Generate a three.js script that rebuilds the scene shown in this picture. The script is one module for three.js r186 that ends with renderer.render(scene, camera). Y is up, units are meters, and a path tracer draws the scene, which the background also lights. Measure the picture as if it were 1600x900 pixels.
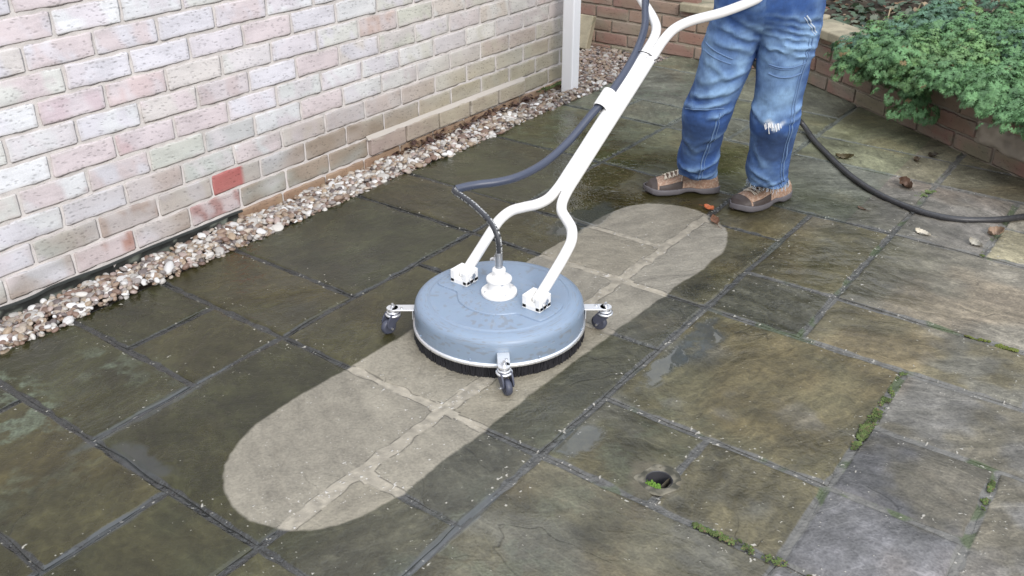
import * as THREE from 'three';
import { mergeGeometries } from 'three/addons/utils/BufferGeometryUtils.js';
import { RoundedBoxGeometry } from 'three/addons/geometries/RoundedBoxGeometry.js';

// ------------------------------------------------------------------ camera, sky, sun, exposure
const scene = new THREE.Scene();
const camera = new THREE.PerspectiveCamera(33.86, 16 / 9, 0.05, 120);
camera.position.set(0, 1.45, 0);
camera.rotation.order = 'YXZ';
camera.rotation.set(THREE.MathUtils.degToRad(-28.4), THREE.MathUtils.degToRad(36.36), 0);
camera.updateMatrixWorld(true);
scene.add(camera);

const renderer = new THREE.WebGLRenderer({ antialias: true });
renderer.toneMapping = THREE.LinearToneMapping;
renderer.toneMappingExposure = 2.15;
renderer.shadowMap.enabled = true;

const SKY_TOP = [0.93, 0.985, 1.10];
const SKY_W = 256, SKY_H = 128;
{
  const d = new Float32Array(SKY_W * SKY_H * 4);
  for (let j = 0; j < SKY_H; j++) for (let i = 0; i < SKY_W; i++) {
    const el = ((j + 0.5) / SKY_H - 0.5) * Math.PI, az = (i / SKY_W) * Math.PI * 2;
    const s = Math.max(0, Math.sin(el));
    let L = el >= 0 ? (1 + 2 * s) / 3 : 0.16;                       // overcast: brighter overhead
    L *= 1 + 0.06 * Math.sin(az * 3 + 5 * s) * Math.cos(el) + 0.04 * Math.sin(az * 7 - 9 * s) * Math.cos(el);
    const o = (j * SKY_W + i) * 4;
    d[o] = L * SKY_TOP[0]; d[o + 1] = L * SKY_TOP[1]; d[o + 2] = L * SKY_TOP[2]; d[o + 3] = 1;
  }
  const t = new THREE.DataTexture(d, SKY_W, SKY_H, THREE.RGBAFormat, THREE.FloatType);
  t.mapping = THREE.EquirectangularReflectionMapping;
  t.magFilter = t.minFilter = THREE.LinearFilter; t.wrapS = THREE.RepeatWrapping; t.needsUpdate = true;
  scene.background = t; scene.environment = t;
}
const sun = new THREE.DirectionalLight(0xfff8f2, 1.25);
sun.position.set(6.5, 6, 3.2); sun.target.position.set(-1.5, 0, -2.5);
sun.castShadow = true; sun.shadow.radius = 40;
sun.shadow.mapSize.set(2048, 2048);
Object.assign(sun.shadow.camera, { left: -6, right: 6, top: 6, bottom: -6, near: 0.5, far: 30 });
scene.add(sun, sun.target);

// ------------------------------------------------------------------ helpers
function rng(seed) { let a = seed >>> 0; return () => { a = (a + 0x6D2B79F5) | 0; let t = Math.imul(a ^ (a >>> 15), 1 | a); t = (t + Math.imul(t ^ (t >>> 7), 61 | t)) ^ t; return ((t ^ (t >>> 14)) >>> 0) / 4294967296; }; }
const PERM = new Uint8Array(512); const VAL = new Float32Array(512);
{ const r = rng(77); const p = [...Array(256).keys()]; for (let i = 255; i > 0; i--) { const j = Math.floor(r() * (i + 1)); [p[i], p[j]] = [p[j], p[i]]; } for (let i = 0; i < 512; i++) { PERM[i] = p[i & 255]; VAL[i] = p[i & 255] / 255; } }
function vn(x, y) {
  const xi = Math.floor(x), yi = Math.floor(y); let fx = x - xi, fy = y - yi;
  fx = fx * fx * (3 - 2 * fx); fy = fy * fy * (3 - 2 * fy);
  const a = PERM[xi & 255], b = PERM[(xi + 1) & 255], Y = yi & 255, Y1 = (yi + 1) & 255;
  const v00 = VAL[PERM[a + Y]], v10 = VAL[PERM[b + Y]], v01 = VAL[PERM[a + Y1]], v11 = VAL[PERM[b + Y1]];
  const u = v00 + (v10 - v00) * fx, v = v01 + (v11 - v01) * fx;
  return u + (v - u) * fy;
}
function fbm(x, y, o = 4) { let s = 0, a = 0.5, t = 0; for (let i = 0; i < o; i++) { s += a * vn(x, y); t += a; a *= 0.5; const nx = x * 1.6 + y * 1.2 + 17.3; y = y * 1.6 - x * 1.2 + 9.1; x = nx; } return s / t; }
function vn3(x, y, z) { const k = Math.floor(z), f = z - k, s = f * f * (3 - 2 * f); const a = vn(x + k * 37.7, y + k * 11.3), b = vn(x + (k + 1) * 37.7, y + (k + 1) * 11.3); return a + (b - a) * s; }
const clamp = (v, a = 0, b = 1) => v < a ? a : v > b ? b : v;
const sstep = (a, b, v) => { const t = clamp((v - a) / (b - a)); return t * t * (3 - 2 * t); };
const mix = (a, b, t) => a + (b - a) * t;
const mix3 = (a, b, t) => [mix(a[0], b[0], t), mix(a[1], b[1], t), mix(a[2], b[2], t)];
const toS = v => { v = clamp(v); return 255 * (v <= 0.0031308 ? v * 12.92 : 1.055 * Math.pow(v, 1 / 2.4) - 0.055); };
const V = (x, y, z) => new THREE.Vector3(x, y, z);
const lin = (r, g, b) => new THREE.Color().setRGB(r, g, b);

const used = {};
function numbered(n) { used[n] = (used[n] || 0) + 1; return used[n] === 1 ? n : `${n}_${String(used[n] - 1).padStart(3, '0')}`; }
function tag(o, label, category, group, kind) { if (label) o.userData.label = label; if (category) o.userData.category = category; if (group) o.userData.group = group; if (kind) o.userData.kind = kind; return o; }
function thing(name, label, category, pos = [0, 0, 0], group) { const o = new THREE.Group(); o.name = numbered(name); o.position.set(...pos); scene.add(o); return tag(o, label, category, group); }
function part(name, geo, mat, parent) { const m = new THREE.Mesh(geo, mat); m.name = name; m.castShadow = m.receiveShadow = true; parent.add(m); return m; }
function setting(name, geo, mat) { const m = new THREE.Mesh(geo, mat); m.name = numbered(name); m.castShadow = m.receiveShadow = true; m.userData.kind = 'structure'; scene.add(m); return m; }
function merge(list) { return mergeGeometries(list.map(g => { const q = g.index ? g.toNonIndexed() : g; for (const k of Object.keys(q.attributes)) if (!['position', 'normal', 'uv'].includes(k)) q.deleteAttribute(k); return q; }), false); }
function place(g, p = [0, 0, 0], r = [0, 0, 0], s = [1, 1, 1]) { const m = new THREE.Matrix4().compose(V(...p), new THREE.Quaternion().setFromEuler(new THREE.Euler(...r)), V(...s)); return g.applyMatrix4(m); }
function tube(pts, r, seg = 60, rad = 12, tension = 0.5) { return new THREE.TubeGeometry(new THREE.CatmullRomCurve3(pts.map(p => V(...p)), false, 'centripetal', tension), seg, r, rad, false); }
function capTube(pts, r, seg, rad) { const a = V(...pts[0]), b = V(...pts[pts.length - 1]); const s1 = new THREE.SphereGeometry(r, rad, 8).translate(a.x, a.y, a.z), s2 = new THREE.SphereGeometry(r, rad, 8).translate(b.x, b.y, b.z); return merge([tube(pts, r, seg, rad), s1, s2]); }
function rod(a, b, r, r2 = r, n = 10) { const A = V(...a), B = V(...b), d = B.clone().sub(A); const g = new THREE.CylinderGeometry(r2, r, d.length(), n); g.applyQuaternion(new THREE.Quaternion().setFromUnitVectors(V(0, 1, 0), d.normalize())); const c = A.add(B).multiplyScalar(0.5); return g.translate(c.x, c.y, c.z); }
const lathe = (p, n = 64) => new THREE.LatheGeometry(p.map(q => new THREE.Vector2(q[0], q[1])), n);
function dataTex(fn, w, h, srgb) {     // fn(i, j) -> [r, g, b] bytes
  const d = new Uint8Array(w * h * 4);
  for (let j = 0; j < h; j++) for (let i = 0; i < w; i++) { const c = fn(i, j), o = (j * w + i) * 4; d[o] = c[0]; d[o + 1] = c[1]; d[o + 2] = c[2]; d[o + 3] = 255; }
  return mkTex(d, w, h, srgb);
}
function mkTex(d, w, h, srgb) { const t = new THREE.DataTexture(d, w, h, THREE.RGBAFormat, THREE.UnsignedByteType); t.magFilter = THREE.LinearFilter; t.minFilter = THREE.LinearMipmapLinearFilter; t.generateMipmaps = true; t.wrapS = t.wrapT = THREE.RepeatWrapping; if (srgb) t.colorSpace = THREE.SRGBColorSpace; t.needsUpdate = true; return t; }
function setColors(g, fn) { const p = g.attributes.position, c = new Float32Array(p.count * 3); for (let i = 0; i < p.count; i++) { const q = fn(p.getX(i), p.getY(i), p.getZ(i), i); c[3 * i] = q[0]; c[3 * i + 1] = q[1]; c[3 * i + 2] = q[2]; } g.setAttribute('color', new THREE.BufferAttribute(c, 3)); return g; }
// surface nets: meshes the zero set of a distance function on a grid
function nets(sdf, mn, mx, h) {
  const nx = Math.ceil((mx[0] - mn[0]) / h) + 1, ny = Math.ceil((mx[1] - mn[1]) / h) + 1, nz = Math.ceil((mx[2] - mn[2]) / h) + 1;
  const f = new Float32Array(nx * ny * nz), id = (i, j, k) => (k * ny + j) * nx + i;
  for (let k = 0; k < nz; k++) for (let j = 0; j < ny; j++) for (let i = 0; i < nx; i++) f[id(i, j, k)] = sdf(mn[0] + i * h, mn[1] + j * h, mn[2] + k * h);
  const vi = new Int32Array(nx * ny * nz).fill(-1), pos = [], idx = [];
  const E = []; for (let a = 0; a < 8; a++) for (const b of [1, 2, 4]) if (!(a & b)) E.push([a, a | b]);
  for (let k = 0; k < nz - 1; k++) for (let j = 0; j < ny - 1; j++) for (let i = 0; i < nx - 1; i++) {
    const v = []; let m = 0; for (let c = 0; c < 8; c++) { v[c] = f[id(i + (c & 1), j + ((c >> 1) & 1), k + ((c >> 2) & 1))]; if (v[c] < 0) m |= 1 << c; }
    if (m === 0 || m === 255) continue;
    let x = 0, y = 0, z = 0, n = 0;
    for (const [a, b] of E) if ((v[a] < 0) !== (v[b] < 0)) { const t = v[a] / (v[a] - v[b]); x += (a & 1) + t * ((b & 1) - (a & 1)); y += ((a >> 1) & 1) + t * (((b >> 1) & 1) - ((a >> 1) & 1)); z += ((a >> 2) & 1) + t * (((b >> 2) & 1) - ((a >> 2) & 1)); n++; }
    vi[id(i, j, k)] = pos.length / 3; pos.push(mn[0] + (i + x / n) * h, mn[1] + (j + y / n) * h, mn[2] + (k + z / n) * h);
  }
  const quad = (a, b, c, d, flip) => { if (a < 0 || b < 0 || c < 0 || d < 0) return; if (flip) idx.push(a, c, b, a, d, c); else idx.push(a, b, c, a, c, d); };
  for (let k = 1; k < nz - 1; k++) for (let j = 1; j < ny - 1; j++) for (let i = 1; i < nx - 1; i++) {
    const s = f[id(i, j, k)] < 0;
    if (s !== (f[id(i + 1, j, k)] < 0)) quad(vi[id(i, j - 1, k - 1)], vi[id(i, j, k - 1)], vi[id(i, j, k)], vi[id(i, j - 1, k)], !s);
    if (s !== (f[id(i, j + 1, k)] < 0)) quad(vi[id(i - 1, j, k - 1)], vi[id(i - 1, j, k)], vi[id(i, j, k)], vi[id(i, j, k - 1)], !s);
    if (s !== (f[id(i, j, k + 1)] < 0)) quad(vi[id(i - 1, j - 1, k)], vi[id(i, j - 1, k)], vi[id(i, j, k)], vi[id(i - 1, j, k)], !s);
  }
  const g = new THREE.BufferGeometry(); g.setAttribute('position', new THREE.Float32BufferAttribute(pos, 3)); g.setIndex(idx); g.computeVertexNormals(); return g;
}
const smin = (a, b, k) => { const h = Math.max(k - Math.abs(a - b), 0) / k; return Math.min(a, b) - h * h * k * 0.25; };
function cone(px, py, pz, a, b, ra, rb) {     // tapered capsule distance
  const bx = b[0] - a[0], by = b[1] - a[1], bz = b[2] - a[2], x = px - a[0], y = py - a[1], z = pz - a[2];
  const t = clamp((x * bx + y * by + z * bz) / (bx * bx + by * by + bz * bz));
  const dx = x - bx * t, dy = y - by * t, dz = z - bz * t; return Math.sqrt(dx * dx + dy * dy + dz * dz) - (ra + (rb - ra) * t);
}
function uvPlanar(g, fu, fv) { const p = g.attributes.position, u = new Float32Array(p.count * 2); for (let i = 0; i < p.count; i++) { u[2 * i] = fu(p.getX(i), p.getY(i), p.getZ(i)); u[2 * i + 1] = fv(p.getX(i), p.getY(i), p.getZ(i)); } g.setAttribute('uv', new THREE.BufferAttribute(u, 2)); return g; }
function instances(name, geo, mat, list, parent) {   // list of {p, q, s, c}
  const m = new THREE.InstancedMesh(geo, mat, list.length); m.name = name; m.castShadow = m.receiveShadow = true;
  const M = new THREE.Matrix4();
  list.forEach((e, i) => { M.compose(e.p, e.q, e.s); m.setMatrixAt(i, M); if (e.c) m.setColorAt(i, e.c); });
  (parent || scene).add(m); return m;
}
const quatOf = (x, y, z) => new THREE.Quaternion().setFromEuler(new THREE.Euler(x, y, z, 'YXZ'));

// ------------------------------------------------------------------ the paving: plan of the slabs
const XI = [-2.55, -2.265, -1.955, -1.645, -1.335, -1.03, -0.73, -0.425, -0.12, 0.18, 0.48, 0.78, 1.08, 1.38];
const ZK = { '-3': 0.015, '-2': -0.285, '-1': -0.59, 0: -0.9, 1: -1.205, 2: -1.515, 3: -1.815, 4: -2.11, 5: -2.415, 6: -2.715, 7: -3.01, 8: -3.3, 9: -3.595, 10: -3.88, 11: -4.18, 12: -4.48, 13: -4.78, 14: -5.06 };
const PLAN = [ // x index from, to, z index from (near), to (far)
  [0, 1, -1, 0], [0, 1, -3, -1], [1, 3, -1, 0], [1, 3, -3, -1], [0, 2, 0, 1], [0, 1, 1, 2], [1, 2, 1, 2], [0, 2, 2, 3], [0, 2, 3, 5], [0, 2, 5, 6], [0, 2, 6, 8], [0, 2, 8, 10], [0, 1, 10, 11], [1, 2, 10, 11], [0, 2, 11, 13], [0, 2, 13, 14],
  [3, 4, -2, 0], [3, 5, -3, -2], [2, 4, 0, 2], [2, 4, 2, 4], [2, 4, 4, 5], [2, 4, 5, 6], [2, 4, 6, 8], [2, 4, 8, 10], [2, 3, 10, 11], [3, 4, 10, 11], [2, 4, 11, 12], [2, 4, 12, 14],
  [4, 5, -2, 0], [4, 5, 0, 1], [4, 5, 1, 2], [4, 5, 2, 4], [4, 5, 4, 5], [4, 5, 5, 7], [4, 5, 7, 8], [4, 6, 8, 10], [4, 6, 10, 11], [4, 6, 11, 13],
  [5, 7, -3, -1], [5, 7, -1, 0], [5, 7, 0, 2], [7, 8, 0, 2], [5, 6, 2, 3], [6, 7, 2, 3], [7, 8, 2, 3], [5, 7, 3, 5], [5, 6, 5, 6], [5, 6, 6, 8],
  [7, 8, 3, 4], [7, 9, 4, 5], [6, 8, 5, 6], [6, 8, 6, 8], [6, 7, 8, 10], [7, 8, 8, 9], [7, 8, 9, 10], [6, 8, 10, 11], [6, 8, 11, 12],
  [7, 9, -3, 0], [8, 9, 0, 2], [8, 10, 2, 4], [9, 11, 4, 6], [8, 9, 5, 7], [8, 9, 7, 9], [8, 10, 9, 10], [9, 11, 6, 8], [9, 11, 0, 2], [9, 11, 8, 9],
];
const NCOL = 13;
const cellMap = {};
PLAN.forEach(([a, b, c, d], s) => { for (let i = a; i < b; i++) for (let k = c; k < d; k++) cellMap[i * 100 + k + 10] = s; });
for (let k = -3; k < 14; k++) for (let i = 0; i < NCOL; i++) {      // the rest of the patio, outside the picture
  const free = (a, b) => a < NCOL && b < 14 && cellMap[a * 100 + b + 10] === undefined; if (!free(i, k)) continue;
  const w = free(i + 1, k) ? 2 : 1, d = free(i, k + 1) && (w === 1 || free(i + 1, k + 1)) ? 2 : 1;
  for (let a = i; a < i + w; a++) for (let b = k; b < k + d; b++) cellMap[a * 100 + b + 10] = PLAN.length;
  PLAN.push([i, i + w, k, k + d]);
}
const slabR = rng(9001);
const SLABS = PLAN.map(([a, b, c, d], s) => ({ x0: XI[a], x1: XI[b], z0: ZK[c], z1: ZK[d], ang: slabR() * Math.PI, riven: 0.5 + slabR() * 0.8, tone: slabR(), tone2: slabR(), bri: 0.8 + slabR() * 0.45, ty: (slabR() - 0.5) * 0.003, tx: (slabR() - 0.5) * 0.008, tz: (slabR() - 0.5) * 0.008, ox: slabR() * 50, oz: slabR() * 50 }));
const ZS = []; for (let k = -3; k <= 14; k++) ZS.push(ZK[k]);
const HUES = [[-0.6, -2.1, [0.135, 0.115, 0.062], 0.55], [-0.58, -1.7, [0.15, 0.128, 0.072], 0.6], [-0.27, -1.7, [0.152, 0.148, 0.150], 0.8], [-0.27, -1.95, [0.137, 0.133, 0.138], 0.75], [-0.27, -2.25, [0.16, 0.152, 0.135], 0.8], [-0.3, -1.3, [0.16, 0.154, 0.154], 0.8], [-0.6, -1.3, [0.115, 0.105, 0.075], 0.5], [0.0, -1.3, [0.17, 0.165, 0.168], 0.9], [0.0, -2.0, [0.18, 0.172, 0.155], 0.9], [-0.5, -2.55, [0.145, 0.125, 0.075], 0.7], [-0.88, -2.55, [0.10, 0.098, 0.08], 0.35], [-0.88, -2.9, [0.115, 0.098, 0.055], 0.45], [-0.88, -1.7, [0.10, 0.092, 0.055], 0.4]];
function slabAt(x, z) {
  if (x < XI[0] || x >= XI[NCOL] || z > ZS[0] || z <= ZS[17]) return -1;
  let i = 0; while (i < NCOL - 1 && x >= XI[i + 1]) i++;
  let k = 0; while (k < 16 && z <= ZS[k + 1]) k++;
  const s = cellMap[i * 100 + (k - 3) + 10]; return s === undefined ? -1 : s;
}
for (const [x, z, c, d] of HUES) { const q = slabAt(x, z); if (q >= 0) { SLABS[q].hue = c; SLABS[q].dry = d; } }
// the washed track (outline on the ground, metres)
const TRACK = (() => { const k = [[-1.688, -1.27], [-1.66, -1.12], [-1.595, -1.012], [-1.50, -0.955], [-1.42, -0.943], [-1.345, -0.962], [-1.285, -1.005], [-1.238, -1.07], [-1.212, -1.16], [-1.205, -1.38], [-1.197, -1.62], [-1.187, -1.95], [-1.178, -2.29], [-1.165, -2.5], [-1.155, -2.73], [-1.172, -2.86], [-1.225, -2.975], [-1.32, -3.05], [-1.42, -3.078], [-1.53, -3.045], [-1.608, -2.97], [-1.645, -2.86], [-1.652, -2.73], [-1.652, -2.5], [-1.66, -2.3], [-1.668, -2.0], [-1.675, -1.64], [-1.684, -1.41]]; return new THREE.CatmullRomCurve3(k.map(q => V(q[0], 0, q[1])), true, 'centripetal').getPoints(110).slice(0, -1).map(q => [q.x, q.z]); })();
function trackDist(x, z) {
  let d = 1e9, ins = false;
  for (let i = 0, j = TRACK.length - 1; i < TRACK.length; j = i++) {
    const [ax, az] = TRACK[j], [bx, bz] = TRACK[i];
    const ex = bx - ax, ez = bz - az, wx = x - ax, wz = z - az, t = clamp((wx * ex + wz * ez) / (ex * ex + ez * ez));
    const dx = wx - ex * t, dz = wz - ez * t; d = Math.min(d, dx * dx + dz * dz);
    if ((az > z) !== (bz > z) && x < (bx - ax) * (z - az) / (bz - az) + ax) ins = !ins;
  }
  d = Math.sqrt(d); return ins ? -d : d;
}
function cleanMask(x, z) {
  if (x < -1.8 || x > -1.05 || z > -0.85 || z < -3.2) return 0;
  const d = trackDist(x, z) + (vn(x * 14, z * 14) - 0.5) * 0.007 + (vn(x * 60, z * 60) - 0.5) * 0.004;
  return 1 - sstep(-0.004, 0.005, d);
}
const HOLE = [-0.752, -1.603, 0.0335];
const PUDDLES = [[-0.985, -1.60, 0.07, 0.12], [-0.95, -2.26, 0.075, 0.19], [-0.97, -2.05, 0.05, 0.2], [-1.78, -0.93, 0.16, 0.05], [-1.642, -0.72, 0.022, 0.2], [-1.03, -1.2, 0.022, 0.3], [-1.70, -2.75, 0.09, 0.25], [-1.95, -1.1, 0.035, 0.35]];
function puddle(x, z) {
  let m = 0; for (const [px, pz, rx, rz] of PUDDLES) { const dx = (x - px) / rx, dz = (z - pz) / rz; const q = dx * dx + dz * dz; if (q < 2.2) m = Math.max(m, 1 - Math.sqrt(q) / 1.15); }
  if (m <= 0) return 0; return sstep(0.22, 0.5, m * (0.1 + 1.6 * fbm(x * 19, z * 19, 4)));
}
function dryness(x, z) {
  const n = (fbm(x * 2.2 + 5, z * 2.2, 3) - 0.5) * 0.5;
  let d = sstep(-0.95, 0.0, x + 0.22 * (-z - 2.0) * (z < -2 ? 1 : 0) + n * 0.9) * 0.95;
  d = Math.max(d, 0.30 * sstep(-1.05, -0.75, x + n * 0.4), 0.2 * sstep(-1.36, -1.2, x + n * 0.2));
  d = Math.max(d, sstep(-3.2, -3.95, z + n * 0.9) * sstep(-1.55, -1.0, x + n) * 0.95);
  d = Math.max(d, sstep(-3.45, -4.15, z + n) * 0.62);
  return d;
}
function relief(s, x, z) {       // coarse riven relief of a slab, metres
  const S = SLABS[s], ca = Math.cos(S.ang), sa = Math.sin(S.ang);
  const u = ca * x + sa * z + S.ox, v = -sa * x + ca * z + S.oz;
  const w = fbm(u * 3, v * 3, 2) * 1.2;
  const t = fbm(u * 2.2 + w, v * 6 + w, 3);
  const st = t * 5, f = st - Math.floor(st); const ter = (Math.floor(st) + sstep(0.42, 0.58, f)) / 5;   // riven steps
  const t2 = fbm(u * 7 + 9 + w, v * 15 + w * 2, 3) * 5, f2 = t2 - Math.floor(t2), ter2 = (Math.floor(t2) + sstep(0.44, 0.56, f2)) / 5;
  return (x > -1.1 ? (ter2 - 0.5) * 0.0055 : 0) + (mix(t, ter, 0.8) - 0.5) * (x > -1.1 ? 0.017 : 0.011) * S.riven;
}
const OUT = { r: 0, g: 0, b: 0, rough: 0, h: 0 };
const C_WET = [[0.035, 0.035, 0.0145], [0.040, 0.0365, 0.0152], [0.034, 0.035, 0.0170], [0.042, 0.039, 0.0160]];
const C_DRY = [[0.20, 0.178, 0.115], [0.175, 0.160, 0.138], [0.19, 0.172, 0.135], [0.18, 0.164, 0.108]];
function ground(x, z) {
  const s = slabAt(x, z);
  const n2 = fbm(x * 9 + 3, z * 9, 3), n3 = vn(x * 70, z * 70), n4 = vn(x * 240, z * 240), n5 = vn(x * 31 + 7, z * 31);
  const D0 = dryness(x, z), cm = cleanMask(x, z), pd = puddle(x, z);
  const n6 = vn(x * 520, z * 520);
  const D = s >= 0 && SLABS[s].dry !== undefined ? clamp(SLABS[s].dry * (0.75 + 0.5 * n2) * 0.75 + D0 * 0.25) : D0;
  let je = 1, c, rough, h;
  if (s >= 0) {
    const S = SLABS[s]; je = Math.min(x - S.x0, S.x1 - x, S.z0 - z, z - S.z1);
    const ca = Math.cos(S.ang), sa = Math.sin(S.ang), u = ca * x + sa * z + S.ox, v = -sa * x + ca * z + S.oz;
    const ww = n2 * 0.4;
    const str = fbm(u * 8 + ww, v * 34 + ww * 3, 4);                 // strike of the riven grain
    const cg = sstep(0.52, 0.66, fbm(u * 5 + 11, v * 7, 2)), crk = Math.abs(fbm(u * 3 + 2, v * 8 + ww, 4) - 0.5) + 0.03 * (1 - cg);
    const tq = fbm(u * 4.5 + ww, v * 10 + ww * 2, 4) * 7, tf = tq - Math.floor(tq), ter = (Math.floor(tq) + sstep(0.40, 0.60, tf)) / 7, edge = 1 - sstep(0.0, 0.10, Math.abs(tf - 0.5));
    h = 0.5 + (str - 0.5) * 0.34 + (ter - 0.5) * 0.85 * (0.4 + 0.6 * S.riven) + (n3 - 0.5) * 0.16 + (n4 - 0.5) * 0.14 + (n6 - 0.5) * 0.06 - 0.18 * (1 - sstep(0.0, 0.012, crk)) * (S.tone2 > 0.35 ? 1 : 0.3);
    const q = Math.floor(S.tone * 3.99), wet = C_WET[q], dry = S.hue ? mix3(S.hue, S.hue[2] > 0.1 ? [0.145, 0.127, 0.085] : [0.15, 0.145, 0.125], 0.75 * sstep(0.48, 0.64, fbm(x * 5.5 + 20, z * 5.5, 4))) : C_DRY[Math.floor(S.tone2 * 3.99)];
    c = mix3(wet, dry, clamp(D * (0.75 + 0.5 * str)));
    const rg = Math.abs(fbm(u * 16 + ww * 2, v * 62 + ww * 4, 3) - 0.5) * 2;
    const br = (0.5 + 1.05 * n2) * (0.82 + 0.36 * str) * S.bri * (0.78 + 0.34 * n3 + (0.42 * (n4 - 0.5) + 0.26 * (n6 - 0.5)) * (0.4 + 0.6 * Math.max(D, cm))) * (1 + 0.22 * edge * (ter > 0.3 ? 1 : -0.8)) * (0.9 + 0.3 * rg) * (1 - 0.4 * (1 - sstep(0.0, 0.010, crk)) * (S.tone2 > 0.35 ? 1 : 0.3));
    c = [c[0] * br, c[1] * br, c[2] * br];
    const ru = sstep(0.55, 0.75, fbm(x * 4 + 31, z * 4, 3)); c = mix3(c, [c[0] * 1.22, c[1] * 0.98, c[2] * 0.75], ru * 0.35);   // iron staining
    const al = sstep(0.47, 0.62, fbm(x * 22, z * 22 + 8, 5)) * sstep(0.35, 0.6, fbm(x * 5 + 2, z * 5, 2)) * (sstep(-1.7, -2.35, x) * sstep(-1.3, -1.0, z) + 0.28 * sstep(-2.8, -3.6, z) * sstep(-1.5, -2.3, x) + 0.3 * sstep(-1.2, -0.95, x) * sstep(-2.8, -1.2, z) * sstep(-0.6, -0.9, x));
    c = mix3(c, [0.105, 0.128, 0.088].map(q => q * (0.55 + 0.9 * n4)), clamp(al * (0.6 + 0.8 * n3)) * 0.8);
    rough = mix(mix(0.10, 0.36, sstep(0.38, 0.62, fbm(x * 3.1 + 60, z * 3.1, 3))), 0.8, D) + (str - 0.5) * 0.16 + (n3 - 0.5) * 0.10;
    h = mix(0.5, h, 0.42 + 0.58 * Math.max(D, cm * 0.5));
    const cl = (0.79 + 0.30 * n2 + 0.26 * (n4 - 0.5) + 0.18 * (n5 - 0.5) + 0.34 * (str - 0.5) + 0.14 * rg) * (0.92 + 0.16 * S.tone) * (1 - 0.25 * (1 - sstep(0.0, 0.006, crk)));
    c = mix3(c, [(0.224 + 0.012 * S.tone2) * cl, (0.206 + 0.004 * S.tone2) * cl, (0.167 - 0.012 * S.tone2) * cl], cm * (0.93 + 0.07 * n3)); rough = mix(rough, 0.55 + 0.2 * n3, cm);
  } else { c = [0.05, 0.045, 0.035]; rough = 0.8; h = 0.4; }
  // joints and mortar smeared over the edges
  const jw = 0.0045 + 0.0085 * n5 * n2 * 1.6 + cm * (0.0 + 0.0035 * n5 + (Math.abs(x + 1.335) < 0.04 ? 0.0055 : 0)) + D * 0.002, jm = 1 - sstep(jw, jw + 0.005, je);
  if (jm > 0) {
    const m = 0.75 + 0.5 * n3; let mc = mix3([0.036, 0.037, 0.035], [0.15, 0.145, 0.13], D);
    mc = mix3(mc, [0.285, 0.257, 0.203], cm); mc = [mc[0] * m, mc[1] * m, mc[2] * m];
    const mo = sstep(0.6, 0.72, fbm(x * 12, z * 12 + 40, 3)) * (1 - cm) * sstep(-1.2, -0.6, x); mc = mix3(mc, [0.05, 0.075, 0.02], mo * 0.7);
    c = mix3(c, mc, jm); rough = mix(rough, mix(mix(0.28, 0.8, D), 0.75, cm) + (n3 - 0.5) * 0.2, jm); h = mix(h, 0.45 + ((n3 - 0.5) * 0.28 + (n4 - 0.5) * 0.2) * (1 - 0.5 * cm), jm);
  }
  if (cm > 0.5) { const q = Math.abs(je - jw - 0.0035 - 0.002 * n5); if (q < 0.0022 && vn(x * 26 + 3, z * 26) > 0.45) { const k = (1 - q / 0.0022) * 0.6 * cm; c = [c[0] * (1 - k), c[1] * (1 - k), c[2] * (1 - k)]; h -= 0.2 * k; } }
  // grit: pale specks washed out of the joints
  const nearJ = 1 - sstep(0.0, 0.09, je), gr = vn(x * 210 + 9, z * 210) * vn(x * 97, z * 97 + 3);
  const gth = 0.865 - 0.19 * nearJ * (0.4 + n5) - 0.05 * cm * (1 - 0.6 * nearJ) - 0.06 * sstep(-1.3, -0.9, x) * (1 - cm);
  if (gr > gth && (cm < 0.5 || n5 > 0.35)) { const k = sstep(gth, gth + 0.04, gr) * 0.85; c = mix3(c, mix3([0.4, 0.38, 0.33], [0.5, 0.48, 0.44], cm), k); h += 0.25 * k; rough = mix(rough, 0.7, k); }
  if (cm > 0.4) { const g2 = vn(x * 330 + 4, z * 330) * vn(x * 120, z * 120 + 6), th = 0.80 - 0.16 * (1 - sstep(0.0, 0.16, Math.abs(x + 1.36))) * vn(x * 21, z * 21); if (g2 > th) c = mix3(c, [0.52, 0.50, 0.46], 0.8 * sstep(th, th + 0.05, g2) * cm); }
  if (z < -3.3 && x < -0.9) { c = [c[0] * 0.90, c[1] * 1.0, c[2] * 0.92]; }
  if (pd > 0) { c = mix3(c, [0.06, 0.068, 0.07], pd * 0.5); rough = mix(rough, 0.04, pd); h = mix(h, 0.5, pd); }
  const hd = Math.hypot(x - HOLE[0], z - HOLE[1]);
  if (hd < 0.12) { const k = 1 - sstep(0.045, 0.075, hd * (1 + 0.35 * sstep(-0.02, 0.03, x - HOLE[0])) + (n2 - 0.5) * 0.09); c = mix3(c, [0.09 + 0.09 * n3 * n5, 0.08 + 0.075 * n3 * n5, 0.055 + 0.055 * n3 * n5], k * 0.85); rough = mix(rough, 0.8, k); }
  OUT.r = c[0]; OUT.g = c[1]; OUT.b = c[2]; OUT.rough = clamp(rough, 0.03, 1); OUT.h = clamp(h); return OUT;
}
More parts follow.
